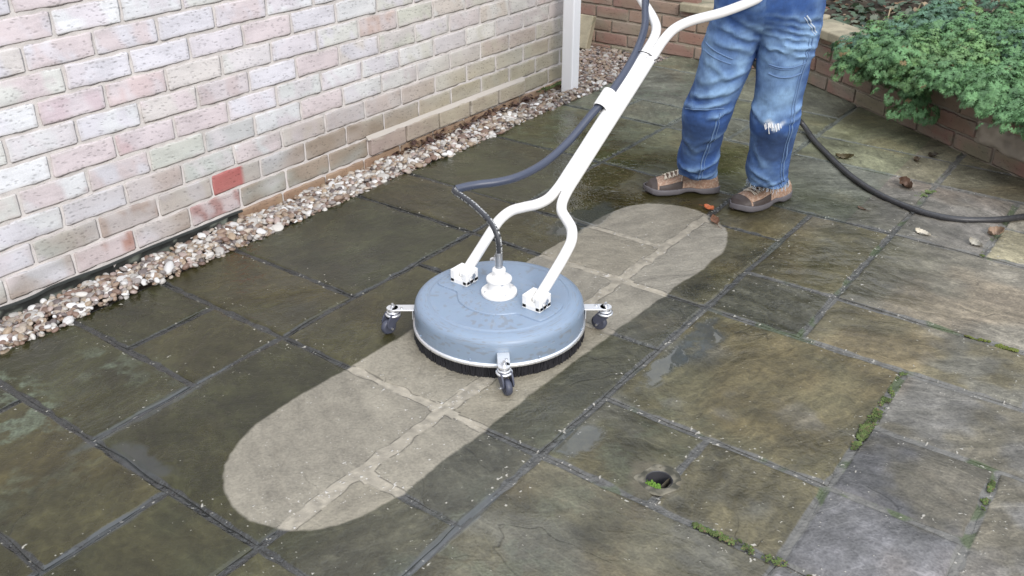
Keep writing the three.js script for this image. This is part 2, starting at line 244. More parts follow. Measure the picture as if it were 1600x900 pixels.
function groundMaterial(x0, x1, z0, z1, w, h) {      // planar maps in plan: u along x, v along -z
  const col = new Uint8Array(w * h * 4), bmp = new Uint8Array(w * h * 4), rgh = new Uint8Array(w * h * 4);
  for (let j = 0; j < h; j++) for (let i = 0; i < w; i++) {
    const o = (j * w + i) * 4, g = ground(x0 + (i + 0.5) / w * (x1 - x0), z0 + (j + 0.5) / h * (z1 - z0));
    col[o] = toS(g.r); col[o + 1] = toS(g.g); col[o + 2] = toS(g.b); col[o + 3] = 255;
    bmp[o] = bmp[o + 1] = bmp[o + 2] = g.h * 255; bmp[o + 3] = 255;
    rgh[o] = rgh[o + 1] = rgh[o + 2] = g.rough * 255; rgh[o + 3] = 255;
  }
  return new THREE.MeshStandardMaterial({ map: mkTex(col, w, h, true), roughnessMap: mkTex(rgh, w, h), bumpMap: mkTex(bmp, w, h), bumpScale: 0.0095, roughness: 1, metalness: 0 });
}
const TILE_A = [-2.7, 1.4, 0.05, -3.3], TILE_B = [-2.7, 1.4, -3.3, -5.1];
const matA = groundMaterial(...TILE_A, 2048, 2048), matB = groundMaterial(...TILE_B, 2048, 1024);
const tileUV = (g, T) => uvPlanar(g, x => (x - T[0]) / (T[1] - T[0]), (x, y, z) => (z - T[2]) / (T[3] - T[2]));

const patio = new THREE.Group(); patio.name = 'patio'; patio.userData.kind = 'structure'; scene.add(patio);
function slabGeo(s) {
  const S = SLABS[s], gap = 0.0062, x0 = S.x0 + gap, x1 = S.x1 - gap, z0 = S.z0 - gap, z1 = S.z1 + gap;
  const far = S.z1 < -3.4 || S.x0 > -0.1 || S.z0 > -0.4;
  const cell = far ? 0.025 : S.x0 > -1.1 && S.z0 > -3.2 && S.z0 < -1 ? 0.0072 : 0.0125;
  const axis = L => { const a = [0, 0.0025, 0.006, 0.011], n = Math.max(4, Math.round((L - 0.022) / cell)), r = [...a]; for (let i = 1; i < n; i++) r.push(0.011 + (L - 0.022) * i / n); r.push(L - 0.011, L - 0.006, L - 0.0025, L); return r; };
  const LX = x1 - x0, LZ = z0 - z1, ax = axis(LX), az = axis(LZ), nx = ax.length, nz = az.length;
  const pos = [], idx = [], cx = (x0 + x1) / 2, cz = (z0 + z1) / 2; const inHole = s === holeSlab;
  const vid = [];
  for (let j = 0; j < nz; j++) for (let i = 0; i < nx; i++) {
    const dx = Math.min(ax[i], LX - ax[i]), dz = Math.min(az[j], LZ - az[j]), e = Math.min(dx, dz);
    let x = x0 + ax[i], z = z0 - az[j];
    const wx = (vn(z * 9 + S.ox, i < nx / 2 ? 3.3 : 8.8) - 0.5) * 0.012 + (vn(z * 28 + S.ox, i < nx / 2 ? 3.3 : 8.8) - 0.5) * 0.0035, wz = (vn(x * 9 + S.oz, j < nz / 2 ? 1.3 : 6.8) - 0.5) * 0.012 + (vn(x * 28 + S.oz, j < nz / 2 ? 1.3 : 6.8) - 0.5) * 0.0035;
    x += wx * (1 - sstep(0, 0.05, dx)); z += wz * (1 - sstep(0, 0.05, dz));
    const co = Math.max(0, 0.012 - Math.hypot(Math.max(0, 0.012 - dx), Math.max(0, 0.012 - dz)));
    let y = S.ty + S.tx * (x - cx) + S.tz * (z - cz) + relief(s, x, z) * (1 - puddle(x, z) * 0.9) * sstep(-0.01, 0.06, e) - 0.0038 * (1 - sstep(0, 0.011, e)) ** 1.5;
    y -= cleanMask(x, z) * 0.0006;
    if (inHole) { const hd = Math.hypot(x - HOLE[0], z - HOLE[1]); if (hd < HOLE[2] + 0.011 && hd > HOLE[2] - 0.0095) { const k = HOLE[2] / hd; x = HOLE[0] + (x - HOLE[0]) * k; z = HOLE[1] + (z - HOLE[1]) * k; } }
    pos.push(x, y, z);
  }
  const drop = (i, j) => { if (!inHole) return false; let n = 0; for (const [a, b] of [[i, j], [i + 1, j], [i, j + 1], [i + 1, j + 1]]) { const o = (b * nx + a) * 3; if (Math.hypot(pos[o] - HOLE[0], pos[o + 2] - HOLE[1]) < HOLE[2] - 0.002) n++; } return n > 0; };
  for (let j = 0; j < nz - 1; j++) for (let i = 0; i < nx - 1; i++) { if (drop(i, j)) continue; const a = j * nx + i, b = a + 1, c = a + nx, d = c + 1; idx.push(a, b, c, b, d, c); }
  // sides
  const ring = []; for (let i = 0; i < nx; i++) ring.push(i); for (let j = 1; j < nz; j++) ring.push(j * nx + nx - 1); for (let i = nx - 2; i >= 0; i--) ring.push((nz - 1) * nx + i); for (let j = nz - 2; j > 0; j--) ring.push(j * nx);
  const base = pos.length / 3; for (const r of ring) pos.push(pos[r * 3], pos[r * 3 + 1], pos[r * 3 + 2]); for (const r of ring) pos.push(pos[r * 3], -0.035, pos[r * 3 + 2]);
  const n = ring.length; for (let i = 0; i < n; i++) { const a = base + i, b = base + (i + 1) % n, c = a + n, d = b + n; idx.push(a, c, b, b, c, d); }
  const g = new THREE.BufferGeometry(); g.setAttribute('position', new THREE.Float32BufferAttribute(pos, 3)); g.setIndex(idx); g.computeVertexNormals();
  return tileUV(g, S.z0 > -3.2 ? TILE_A : TILE_B);
}
const holeSlab = slabAt(HOLE[0], HOLE[1]);
SLABS.forEach((S, s) => { part(s ? `paving_slab_${String(s).padStart(3, '0')}` : 'paving_slab', slabGeo(s), S.z0 > -3.2 ? matA : matB, patio); });
function bedGeo(x0, x1, z0, z1, T) {
  const c = 0.02, nx = Math.round((x1 - x0) / c), nz = Math.round((z0 - z1) / c), pos = [], idx = [];
  for (let j = 0; j <= nz; j++) for (let i = 0; i <= nx; i++) { const x = x0 + (x1 - x0) * i / nx, z = z0 + (z1 - z0) * j / nz; const cm = cleanMask(x, z); pos.push(x, -0.0052 + (fbm(x * 14, z * 14, 2) - 0.5) * 0.006 + cm * (0.0028 + 0.0035 * (Math.abs(x + 1.335) < 0.03 ? 1 : 0)), z); }
  for (let j = 0; j < nz; j++) for (let i = 0; i < nx; i++) { const x = x0 + (x1 - x0) * (i + 0.5) / nx, z = z0 + (z1 - z0) * (j + 0.5) / nz; if (Math.hypot(x - HOLE[0], z - HOLE[1]) < 0.05) continue; const a = j * (nx + 1) + i, b = a + 1, d = a + nx + 1; idx.push(a, b, d, b, d + 1, d); }
  const g = new THREE.BufferGeometry(); g.setAttribute('position', new THREE.Float32BufferAttribute(pos, 3)); g.setIndex(idx); g.computeVertexNormals(); return tileUV(g, T);
}
part('mortar_bed', bedGeo(-2.55, 1.38, 0.01, -3.3, TILE_A), matA, patio);
part('mortar_bed', bedGeo(-2.55, 1.38, -3.3, -5.09, TILE_B), matB, patio);
const soilTex = dataTex((i, j) => { const n = fbm(i * 0.06, j * 0.06, 4), m = vn(i * 0.5, j * 0.5); const k = 0.5 + n; return [toS(0.055 * k + 0.02 * m), toS(0.042 * k + 0.016 * m), toS(0.03 * k + 0.012 * m)]; }, 512, 512, true);
soilTex.repeat.set(1, 1);
const soilMat = new THREE.MeshStandardMaterial({ map: soilTex, roughness: 0.95 });
{ const g = new THREE.PlaneGeometry(60, 60, 1, 1).rotateX(-Math.PI / 2).translate(0, -0.14, 0); uvPlanar(g, x => x * 1.3, (x, y, z) => z * 1.3); setting('ground', g, soilMat); }

// ------------------------------------------------------------------ the house wall
const WX = -2.78;                     // face of the brickwork
const brickTexR = rng(31);
function brickMaps(pits, seed) {       // one metre of pressed brick face: grain, pits, drag marks
  const w = 1024, r = rng(seed), pit = new Float32Array(w * w);
  for (let n = 0; n < pits; n++) { const cx = r() * w, cy = r() * w, L = 4 + r() * 6.5, T = 2.2 + r() * 2.4, a = -0.35 + r() * 0.5, d = 0.5 + r() * 0.5; for (let y = -14; y <= 14; y++) for (let x = -14; x <= 14; x++) { const u = (x * Math.cos(a) + y * Math.sin(a)) / L, v = (-x * Math.sin(a) + y * Math.cos(a)) / T, q = u * u + v * v; if (q < 1) { const o = ((cy + y + w) % w | 0) * w + ((cx + x + w) % w | 0); pit[o] = Math.max(pit[o], (1 - q) * d); } } }
  const col = new Uint8Array(w * w * 4), bmp = new Uint8Array(w * w * 4);
  for (let j = 0; j < w; j++) for (let i = 0; i < w; i++) {
    const o = (j * w + i) * 4, n = fbm(i * 0.012 + seed, j * 0.03, 4), g = vn(i * 0.33, j * 0.4), drag = vn(i * 0.02 + j * 0.012, j * 0.16 + seed);
    const k = (0.80 + 0.30 * n + 0.14 * (g - 0.5) + 0.07 * (drag - 0.5)) * (1 - 0.34 * pit[j * w + i]);
    col[o] = toS(k * 0.98); col[o + 1] = toS(k * 0.98); col[o + 2] = toS(k * 0.985); col[o + 3] = 255;
    bmp[o] = bmp[o + 1] = bmp[o + 2] = clamp(0.55 + 0.25 * (n - 0.5) + 0.12 * (g - 0.5) + 0.18 * (drag - 0.5) - 0.5 * pit[j * w + i]) * 255; bmp[o + 3] = 255;
  }
  return new THREE.MeshStandardMaterial({ map: mkTex(col, w, w, true), bumpMap: mkTex(bmp, w, w), bumpScale: 0.0016, roughness: 0.9, vertexColors: true });
}
const brickMats = [brickMaps(2300, 5), brickMaps(1200, 6)];
// a brick with its face towards +z (local), rounded worn edges; centred in x and y, back at z = -d
function brickGeo(w, h, d, r, colFn, nx = 8, ny = 4) {
  const ax = [-w / 2, -w / 2 + 0.005], ay = [-h / 2, -h / 2 + 0.005];
  for (let i = 1; i < nx - 1; i++) ax.push(-w / 2 + w * i / (nx - 1)); ax.push(w / 2 - 0.005, w / 2);
  for (let i = 1; i < ny - 1; i++) ay.push(-h / 2 + h * i / (ny - 1)); ay.push(h / 2 - 0.005, h / 2);
  const pos = [], uv = [], col = [], idx = [], NX = ax.length, NY = ay.length, ou = r() * 0.7, ov = r() * 0.85, sd = r() * 90;
  const skew = (r() - 0.5) * 0.004, tilt = (r() - 0.5) * 0.003;
  const add = (x, y, z, smear) => { pos.push(x, y + skew * x / w, z); uv.push(ou + x + w / 2, ov + y + h / 2); let c = colFn(x, y, sd); if (smear > 0) c = mix3(c, [0.5, 0.465, 0.43], smear * (0.25 + 0.6 * vn(x * 50 + sd, y * 50)) * (c[1] > 0.34 ? 1 : 0.2)); col.push(c[0], c[1], c[2]); };
  for (let j = 0; j < NY; j++) for (let i = 0; i < NX; i++) {
    const ex = i === 0 || i === NX - 1, ey = j === 0 || j === NY - 1; const jx = (vn(ax[i] * 40 + sd, ay[j] * 40) - 0.5) * 0.006, jy = (vn(ax[i] * 34, ay[j] * 40 + sd) - 0.5) * 0.007;
    const e = (ex ? 1 : 0) + (ey ? 1 : 0);
    add(ax[i] + (ex ? jx : 0) - (e === 2 ? Math.sign(ax[i]) * 0.002 : 0), ay[j] + (ey ? jy : 0) - (e === 2 ? Math.sign(ay[j]) * 0.002 : 0), -0.0014 * e + tilt * ax[i] / w + (vn(ax[i] * 22 + sd, ay[j] * 22) - 0.5) * 0.0025, e > 0 ? 0.85 : i === 1 || i === NX - 2 || j === 1 || j === NY - 2 ? 0.5 : 0);
  }
  for (let j = 0; j < NY - 1; j++) for (let i = 0; i < NX - 1; i++) { const a = j * NX + i; idx.push(a, a + 1, a + NX, a + 1, a + NX + 1, a + NX); }
  const ring = []; for (let i = 0; i < NX; i++) ring.push(i); for (let j = 1; j < NY; j++) ring.push(j * NX + NX - 1); for (let i = NX - 2; i >= 0; i--) ring.push((NY - 1) * NX + i); for (let j = NY - 2; j > 0; j--) ring.push(j * NX);
  const b = pos.length / 3; for (const q of ring) { pos.push(pos[q * 3], pos[q * 3 + 1], -d); uv.push(uv[q * 2], uv[q * 2 + 1]); col.push(col[q * 3], col[q * 3 + 1], col[q * 3 + 2]); }
  ring.forEach((q, i) => { const q2 = ring[(i + 1) % ring.length], c = b + i, d2 = b + (i + 1) % ring.length; idx.push(q, c, q2, q2, c, d2); });
  const g = new THREE.BufferGeometry(); g.setAttribute('position', new THREE.Float32BufferAttribute(pos, 3)); g.setAttribute('uv', new THREE.Float32BufferAttribute(uv, 2)); g.setAttribute('color', new THREE.Float32BufferAttribute(col, 3)); g.setIndex(idx); g.computeVertexNormals(); return g;
}
const BP = 0.2275, CP = 0.0838, BY0 = 0.010;
const SPOT = [ // height, z, colour of single bricks that stand out
  [0.55, -1.71, [0.64, 0.53, 0.53]], [0.39, -1.71, [0.64, 0.50, 0.51]], [0.56, -1.40, [0.62, 0.52, 0.55]], [0.07, -1.43, [0.42, 0.235, 0.19]], [0.05, -1.93, [0.42, 0.24, 0.235]], [0.15, -2.1, [0.42, 0.10, 0.10]], [0.56, -2.92, [0.62, 0.50, 0.46]], [0.15, -1.70, [0.54, 0.42, 0.39]], [0.47, -2.0, [0.60, 0.52, 0.52]], [0.22, -1.6, [0.57, 0.50, 0.48]],
  [0.3, -2.05, [0.56, 0.57, 0.57]], [0.47, -1.45, [0.68, 0.68, 0.69]], [0.55, -2.15, [0.66, 0.66, 0.64]], [0.3, -1.75, [0.60, 0.63, 0.58]], [0.23, -1.83, [0.60, 0.63, 0.60]], [0.14, -1.43, [0.52, 0.52, 0.49]], [0.39, -2.45, [0.66, 0.68, 0.67]], [0.56, -3.1, [0.66, 0.68, 0.62]], [0.47, -3.02, [0.62, 0.64, 0.58]],
];
const houseCol = (n, z, r) => {
  const yc = BY0 + (n + 0.5) * CP; let a, b;
  const KIND = [[0.71, 0.70, 0.745], [0.76, 0.775, 0.79], [0.675, 0.60, 0.61], [0.68, 0.645, 0.62], [0.70, 0.665, 0.70], [0.69, 0.70, 0.665]];
  const pick = () => KIND[[0, 0, 0, 1, 1, 1, 4, 4, 4, 2, 2, 3, 5][Math.floor(r() * 13)]]; a = pick(); b = pick();
  for (const [sy, sz, c] of SPOT) if (Math.abs(sy - yc) < CP * 0.5 && Math.abs(sz - z) < BP * 0.5) { a = c; b = mix3(c, [0.70, 0.66, 0.68], 0.7); if (sz === -2.1) b = [0.44, 0.41, 0.38]; }
  const lo = n <= 0 ? 0.95 : n === 1 ? 0.72 : n === 2 ? 0.42 : n === 3 ? 0.18 : 0; const ledge = n === 0 && z < -2.7 && z > -3.8; const br = 0.93 + r() * 0.1;
  const rx = r() * 9;
  return (x, y, sd) => {
    let m = sstep(0.42, 0.58, fbm(x * 17 + y * 6 + sd, y * 9 - x * 3 + rx, 4)); if (a[0] === 0.42 && a[1] === 0.10) m = x < 0.02 ? 0 : 1; let c = mix3(a, b, m);
    const zz = z - x, st = fbm(zz * 5, (yc + y) * 9 + 3, 3);
    if (ledge) c = mix3([0.36, 0.29, 0.265], [0.42, 0.36, 0.31], m);
    else c = mix3(c, mix3([0.215, 0.215, 0.155], [0.31, 0.255, 0.20], sstep(0.35, 0.65, st)), clamp(lo * (0.45 + 1.6 * (st - 0.35) + 0.25 * sstep(-1.7, -2.2, zz)) * (a[1] < 0.26 ? 0.3 : 1)));      // algae and damp dirt low on the wall
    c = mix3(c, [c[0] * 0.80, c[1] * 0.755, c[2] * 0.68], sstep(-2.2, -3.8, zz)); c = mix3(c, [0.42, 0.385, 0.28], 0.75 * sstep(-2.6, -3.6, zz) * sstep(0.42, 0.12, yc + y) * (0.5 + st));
    return [c[0] * br, c[1] * br, c[2] * br];
  };
};
const houseWall = thing('house_wall', 'pale weathered brick house wall running along the left side of the patio', 'wall', [WX, 0, -2.6]);
{
  const mortarTex = dataTex((i, j) => { const n = fbm(i * 0.03, j * 0.03, 4), g = vn(i * 0.6, j * 0.6); const k = 0.75 + 0.4 * n + 0.2 * (g - 0.5); return [toS(0.60 * k), toS(0.565 * k), toS(0.535 * k)]; }, 512, 512, true);
  const mm = new THREE.MeshStandardMaterial({ map: mortarTex, roughness: 0.95, bumpMap: mortarTex, bumpScale: 0.003 });
  const core = new THREE.BoxGeometry(0.25, 2.55, 5.4).translate(-0.125 - 0.0032, 2.55 / 2 - 0.14, 1.0); uvPlanar(core, (x, y, z) => z * 2, (x, y) => y * 2);
  part('mortar', core, mm, houseWall);
  const r = rng(404), up = [];
  let nb = 0;
  const Rz = new THREE.Matrix4();
  const addBrick = (n, z, w, proud = 0, list, h = CP - 0.0095, y = BY0 + n * CP + CP / 2, cf) => {
    const g = brickGeo(w - 0.0095, h, 0.03 + proud, r, cf || houseCol(n, z, r), list ? 3 : 13, list ? 3 : 6);
    g.applyMatrix4(Rz.makeRotationY(Math.PI / 2)).translate(proud + (r() - 0.5) * 0.0012, y, z + 2.6);
    if (list) list.push(g); else { part(nb ? `brick_${String(nb).padStart(3, '0')}` : 'brick', g, brickMats[(r() < 0.45 || n > 3 ? 0 : 1)], houseWall); nb++; }
  };
  for (let n = 0; n < 29; n++) for (let k = -10; k < 15; k++) {
    let z = (n % 2 ? -1.48 : -1.371) - (k + 0.5) * BP, w = BP;
    let zf = z - w / 2, zn = z + w / 2;               // far and near ends
    if (zf < -4.282) { if (zn < -4.30) continue; zf = -4.282; z = (zf + zn) / 2; w = zn - zf; if (w < 0.03) continue; }
    if (zn > 0.9) continue;
    const vis = n <= 11 && zn < -0.95;
    const proud = n === 0 && z < -2.7 && z > -3.8 ? 0.018 : (r() - 0.5) * 0.002;
    addBrick(n, z, w, proud, vis ? null : up);
  }
  for (let k = 0; k < 17; k++) { const z = -0.9 - k * BP - 0.1; if (z > -1.95 && z < -0.8 || z < -4.2) continue;   // footing course, red-brown, half buried
    addBrick(-1, z, BP, 0.004, null, 0.085, -0.039, (x, y, sd) => { const s = fbm(x * 9 + sd, y * 14, 3); return mix3([0.26, 0.15, 0.10], [0.36, 0.27, 0.17], s); }); }
  const upper = part('upper_brickwork', mergeGeometries(up), brickMats[1], houseWall); upper.userData.kind = 'stuff';
  // mortar fillet on the proud course
  const fl = new THREE.Shape([[0, 0], [0.026, 0], [0.0, 0.016]].map(q => new THREE.Vector2(...q)));
  const fg = new THREE.ExtrudeGeometry(fl, { depth: 1.14, bevelEnabled: false, steps: 24 }); { const p = fg.attributes.position; for (let i = 0; i < p.count; i++) if (p.getX(i) > 0.01) p.setX(i, 0.015 + 0.006 * vn(p.getZ(i) * 20, 1)); } fg.computeVertexNormals(); fg.translate(0.0, BY0 + CP - 0.006, -3.868 + 2.6);
  part('mortar_fillet', fg, new THREE.MeshStandardMaterial({ color: lin(0.42, 0.385, 0.34), roughness: 0.95 }), houseWall);
  // dark damp-proof layer and open slot at the near end
  const dg = new THREE.BoxGeometry(0.008, 0.007, 1.15, 1, 1, 90).translate(0.0, 0.0, 0); { const p = dg.attributes.position; for (let i = 0; i < p.count; i++) { const z = p.getZ(i); p.setX(i, p.getX(i) + (vn(z * 16, 3) - 0.5) * 0.006); p.setY(i, p.getY(i) + (vn(z * 11, 9) - 0.5) * 0.006); } dg.computeVertexNormals(); } dg.translate(0.003, 0.003, -1.47 + 2.6);
  part('damp_course', dg, new THREE.MeshStandardMaterial({ color: lin(0.035, 0.04, 0.038), roughness: 0.7 }), houseWall);
  const sg = new THREE.BoxGeometry(0.010, 0.09, 1.2, 1, 10, 150); { const p = sg.attributes.position; for (let i = 0; i < p.count; i++) if (p.getX(i) > 0) p.setX(i, -0.004 + 0.016 * fbm(p.getZ(i) * 26, p.getY(i) * 60, 3)); } sg.computeVertexNormals(); setColors(sg, (x, y, z) => { const q = sstep(0.48, 0.6, fbm(z * 18, y * 70 + 3, 3)), g = 0.6 + 0.8 * vn(z * 60, y * 90); return mix3([0.018 * g, 0.02 * g, 0.018 * g], [0.13 * g, 0.145 * g, 0.12 * g], q); }); sg.translate(-0.003, -0.043, -1.47 + 2.6);
  part('footing_slot', sg, new THREE.MeshStandardMaterial({ vertexColors: true, roughness: 0.9 }), houseWall);
}

// ------------------------------------------------------------------ white rainwater pipe at the house corner
{
  const t = thing('downpipe', 'white square plastic rainwater downpipe at the end of the house wall', 'downpipe', [-2.655, 0, -4.12]);
  const m = new THREE.MeshPhysicalMaterial({ color: lin(0.80, 0.81, 0.83), roughness: 0.35, clearcoat: 0.3, clearcoatRoughness: 0.3 });
  const sh = new THREE.Shape(); const a = 0.034, q = 0.008; sh.moveTo(-a + q, -a); sh.lineTo(a - q, -a); sh.quadraticCurveTo(a, -a, a, -a + q); sh.lineTo(a, a - q); sh.quadraticCurveTo(a, a, a - q, a); sh.lineTo(-a + q, a); sh.quadraticCurveTo(-a, a, -a, a - q); sh.lineTo(-a, -a + q); sh.quadraticCurveTo(-a, -a, -a + q, -a);
  const g = new THREE.ExtrudeGeometry(sh, { depth: 2.5, bevelEnabled: false, curveSegments: 5 }).rotateX(-Math.PI / 2).translate(0, -0.02, 0);
  part('pipe', g, m, t);
  part('pipe_clip', merge([new RoundedBoxGeometry(0.08, 0.03, 0.076, 2, 0.004).translate(0, 1.3, 0), new RoundedBoxGeometry(0.09, 0.03, 0.012, 2, 0.003).translate(-0.05, 1.3, 0)]), m, t);
}

// ------------------------------------------------------------------ gravel along the wall
function stoneGeo(seed) { const g = new THREE.IcosahedronGeometry(1, 2), r = rng(seed), p = g.attributes.position, a = r() * 20; const pl = []; for (let i = 0; i < 7; i++) { const d = V(r() - 0.5, r() - 0.5, r() - 0.5).normalize(); pl.push([d, 0.62 + r() * 0.3]); } const v = V(0, 0, 0); for (let i = 0; i < p.count; i++) { v.fromBufferAttribute(p, i); v.multiplyScalar(0.86 + 0.28 * vn3(v.x * 1.4 + a, v.y * 1.4, v.z * 1.4 + 5)); for (const [d, k] of pl) { const q = v.dot(d); if (q > k) v.addScaledVector(d, (k - q) * 0.85); } p.setXYZ(i, v.x, v.y, v.z); } g.deleteAttribute('uv'); const gi = mergeNear(g); gi.computeVertexNormals(); return gi; }
function mergeNear(g) { const map = new Map(), p = g.attributes.position, pos = [], idx = []; for (let i = 0; i < p.count; i++) { const k = `${p.getX(i).toFixed(4)},${p.getY(i).toFixed(4)},${p.getZ(i).toFixed(4)}`; let v = map.get(k); if (v === undefined) { v = pos.length / 3; map.set(k, v); pos.push(p.getX(i), p.getY(i), p.getZ(i)); } idx.push(v); } const q = new THREE.BufferGeometry(); q.setAttribute('position', new THREE.Float32BufferAttribute(pos, 3)); q.setIndex(idx); return q; }
const stoneMat = new THREE.MeshStandardMaterial({ color: 0xffffff, roughness: 0.5 });
const stoneGeos = [1, 2, 3, 4, 5].map(i => stoneGeo(i * 13));
{
  const grp = new THREE.Group(); grp.name = 'gravel'; tag(grp, 'mixed white, tan and brown gravel along the foot of the house wall', 'gravel', null, 'stuff'); scene.add(grp);
  const r = rng(515), lists = stoneGeos.map(() => []);
  const PAL = [[0.56, 0.55, 0.53], [0.44, 0.42, 0.385], [0.34, 0.29, 0.235], [0.23, 0.165, 0.12], [0.16, 0.105, 0.08], [0.22, 0.195, 0.18], [0.11, 0.09, 0.085], [0.33, 0.265, 0.235], [0.28, 0.215, 0.15]];
  const put = (x, z, y, back) => {
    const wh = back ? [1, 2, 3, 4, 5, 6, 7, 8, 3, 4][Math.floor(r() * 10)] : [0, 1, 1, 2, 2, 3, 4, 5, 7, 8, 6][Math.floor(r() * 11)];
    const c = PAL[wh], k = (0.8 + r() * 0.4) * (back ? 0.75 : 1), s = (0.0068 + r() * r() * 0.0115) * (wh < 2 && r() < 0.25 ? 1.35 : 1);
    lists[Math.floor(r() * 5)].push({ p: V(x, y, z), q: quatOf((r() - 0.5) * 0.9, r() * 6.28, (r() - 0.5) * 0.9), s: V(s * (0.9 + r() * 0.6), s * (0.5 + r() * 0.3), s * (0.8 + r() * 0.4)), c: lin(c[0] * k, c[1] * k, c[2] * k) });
  };
  const lev = (x, z) => mix(-0.017, -0.023, sstep(-1.4, -1.0, z) + sstep(-1.6, -2.6, z)) + 0.034 * sstep(-2.77, -2.60, x);
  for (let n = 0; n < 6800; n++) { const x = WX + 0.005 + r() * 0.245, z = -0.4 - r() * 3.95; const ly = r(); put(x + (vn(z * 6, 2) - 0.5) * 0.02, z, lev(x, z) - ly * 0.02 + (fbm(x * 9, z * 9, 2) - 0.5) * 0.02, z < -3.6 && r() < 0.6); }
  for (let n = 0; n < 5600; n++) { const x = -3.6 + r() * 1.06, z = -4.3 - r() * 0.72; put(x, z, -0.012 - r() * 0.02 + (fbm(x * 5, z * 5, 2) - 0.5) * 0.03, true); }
  stoneGeos.forEach((g, i) => instances('gravel_stones', g, stoneMat, lists[i], grp).userData.kind = 'stuff');
  const bedG = new THREE.BoxGeometry(1.3, 0.05, 5.6).translate(-3.19, -0.085, -2.6); uvPlanar(bedG, x => x * 1.5, (x, y, z) => z * 1.5); setting('gravel_bed', bedG, soilMat);
}
{ // the largest pale pebbles, lying loose on top
  const r = rng(88), spots = [[-2.60, -1.36, 0.022, 'large white pebble on the gravel right below the orange-red brick'], [-2.60, -3.52, 0.022, 'large white pebble on the gravel below the projecting ledge of the house wall'], [-2.59, -1.02, 0.024, 'large white pebble on the gravel at the left edge of the picture'], [-2.60, -1.62, 0.017, 'white pebble on the gravel where the black damp strip begins to narrow']];
  spots.forEach(([x, z, s, label], i) => {
    const m = new THREE.Mesh(stoneGeos[i % 5], new THREE.MeshStandardMaterial({ color: lin(0.62, 0.60, 0.57), roughness: 0.5 })); m.name = numbered('pebble'); m.position.set(x, 0.004, z); m.scale.set(s * 1.3, s * 0.6, s); m.rotation.set((r() - 0.5) * 0.4, r() * 6, (r() - 0.5) * 0.4); scene.add(m);
    tag(m, label, 'pebble');
  });
}

// ------------------------------------------------------------------ garden walls, bank, planting
const gBrickMat = brickMats[1];
const redCol = (r, dirt) => { const t = r(); const a = t < 0.4 ? [0.27, 0.155, 0.115] : t < 0.7 ? [0.245, 0.145, 0.112] : [0.30, 0.205, 0.15], b = [0.25, 0.19, 0.145], rx = r() * 9; return (x, y, sd) => { let c = mix3(a, b, sstep(0.45, 0.65, fbm(x * 9 + sd, y * 12 + rx, 3))); const d = sstep(0.5, 0.62, fbm(x * 7 + rx, y * 10 + sd, 4)); c = mix3(c, [0.20, 0.19, 0.12], d * dirt); return c; }; };
const gMortar = new THREE.MeshStandardMaterial({ color: lin(0.27, 0.23, 0.18), roughness: 0.95 });
function frameAlong(o, dir) { return new THREE.Matrix4().makeBasis(V(dir[0], 0, dir[1]), V(0, 1, 0), V(-dir[1], 0, dir[0])).setPosition(o[0], 0, o[1]); }
// dir runs left to right along the face; the face normal is dir turned towards the patio
function gardenWall(label, o, dir, L, rows, steps, seed, copes) {
  const t = thing('garden_wall', label, 'wall', [o[0], 0, o[1]]), M = frameAlong([0, 0], dir), r = rng(seed);
  let nb = 0; const P = 0.225, C = 0.0765;
  for (let n = -1; n < 9; n++) { for (let k = 0; k * P - (n & 1 ? P / 2 : 0) < L; k++) {
    let a = k * P - (n & 1 ? P / 2 : 0), b = a + P; a = Math.max(a, 0); b = Math.min(b, L); if (b - a < 0.04) continue; const mid = (a + b) / 2;
    if (n >= rows(mid)) continue;
    const g = brickGeo(b - a - 0.011, C - 0.011, 0.05, r, redCol(r, n < 1 ? 0.75 : 0.3), 7, 3).translate(mid, n * C + C / 2 + 0.0, (r() - 0.5) * 0.006).applyMatrix4(M);
    part(nb ? `brick_${String(nb).padStart(3, '0')}` : 'brick', g, gBrickMat, t); nb++;
  } }
  for (const [a, b, h] of steps) { const g = new THREE.BoxGeometry(b - a, h + 0.12, 0.105).translate((a + b) / 2, (h - 0.12) / 2 - 0.004, -0.0605).applyMatrix4(M); part('mortar', g, gMortar, t); }
  const cr = rng(seed + 5);
  copes.forEach(([a, b, y]) => { const g = new RoundedBoxGeometry(b - a - 0.008, 0.05, 0.2, 3, 0.009); { const p = g.attributes.position; for (let i = 0; i < p.count; i++) { p.setX(i, p.getX(i) + (vn(p.getY(i) * 30 + a, p.getZ(i) * 30) - 0.5) * 0.008); p.setY(i, p.getY(i) + (vn(p.getX(i) * 14 + a, p.getZ(i) * 14) - 0.5) * 0.006); p.setZ(i, p.getZ(i) + (vn(p.getX(i) * 20 + a, p.getY(i) * 20 + 4) - 0.5) * 0.008); } } uvPlanar(g, (x) => x * 1.2 + a, (x, y, z) => z * 1.2 + y); g.translate((a + b) / 2, y + 0.025 + (cr() - 0.5) * 0.004, -0.065).applyMatrix4(M); g.computeVertexNormals(); part('coping_slab', g, copeMat, t); });
  return t;
}
const copeTex = dataTex((i, j) => { const n = fbm(i * 0.02, j * 0.02, 5), g = vn(i * 0.4, j * 0.4), mo = sstep(0.55, 0.7, fbm(i * 0.015 + 9, j * 0.015, 4)); let c = [0.30 * (0.6 + 0.8 * n), 0.265 * (0.6 + 0.8 * n), 0.185 * (0.6 + 0.8 * n)]; c = mix3(c, [0.15, 0.15, 0.10], mo * 0.6); const k = 0.9 + 0.2 * g; return c.map(v => toS(v * k)); }, 512, 512, true);
const copeMat = new THREE.MeshStandardMaterial({ map: copeTex, bumpMap: copeTex, bumpScale: 0.003, roughness: 0.9 });
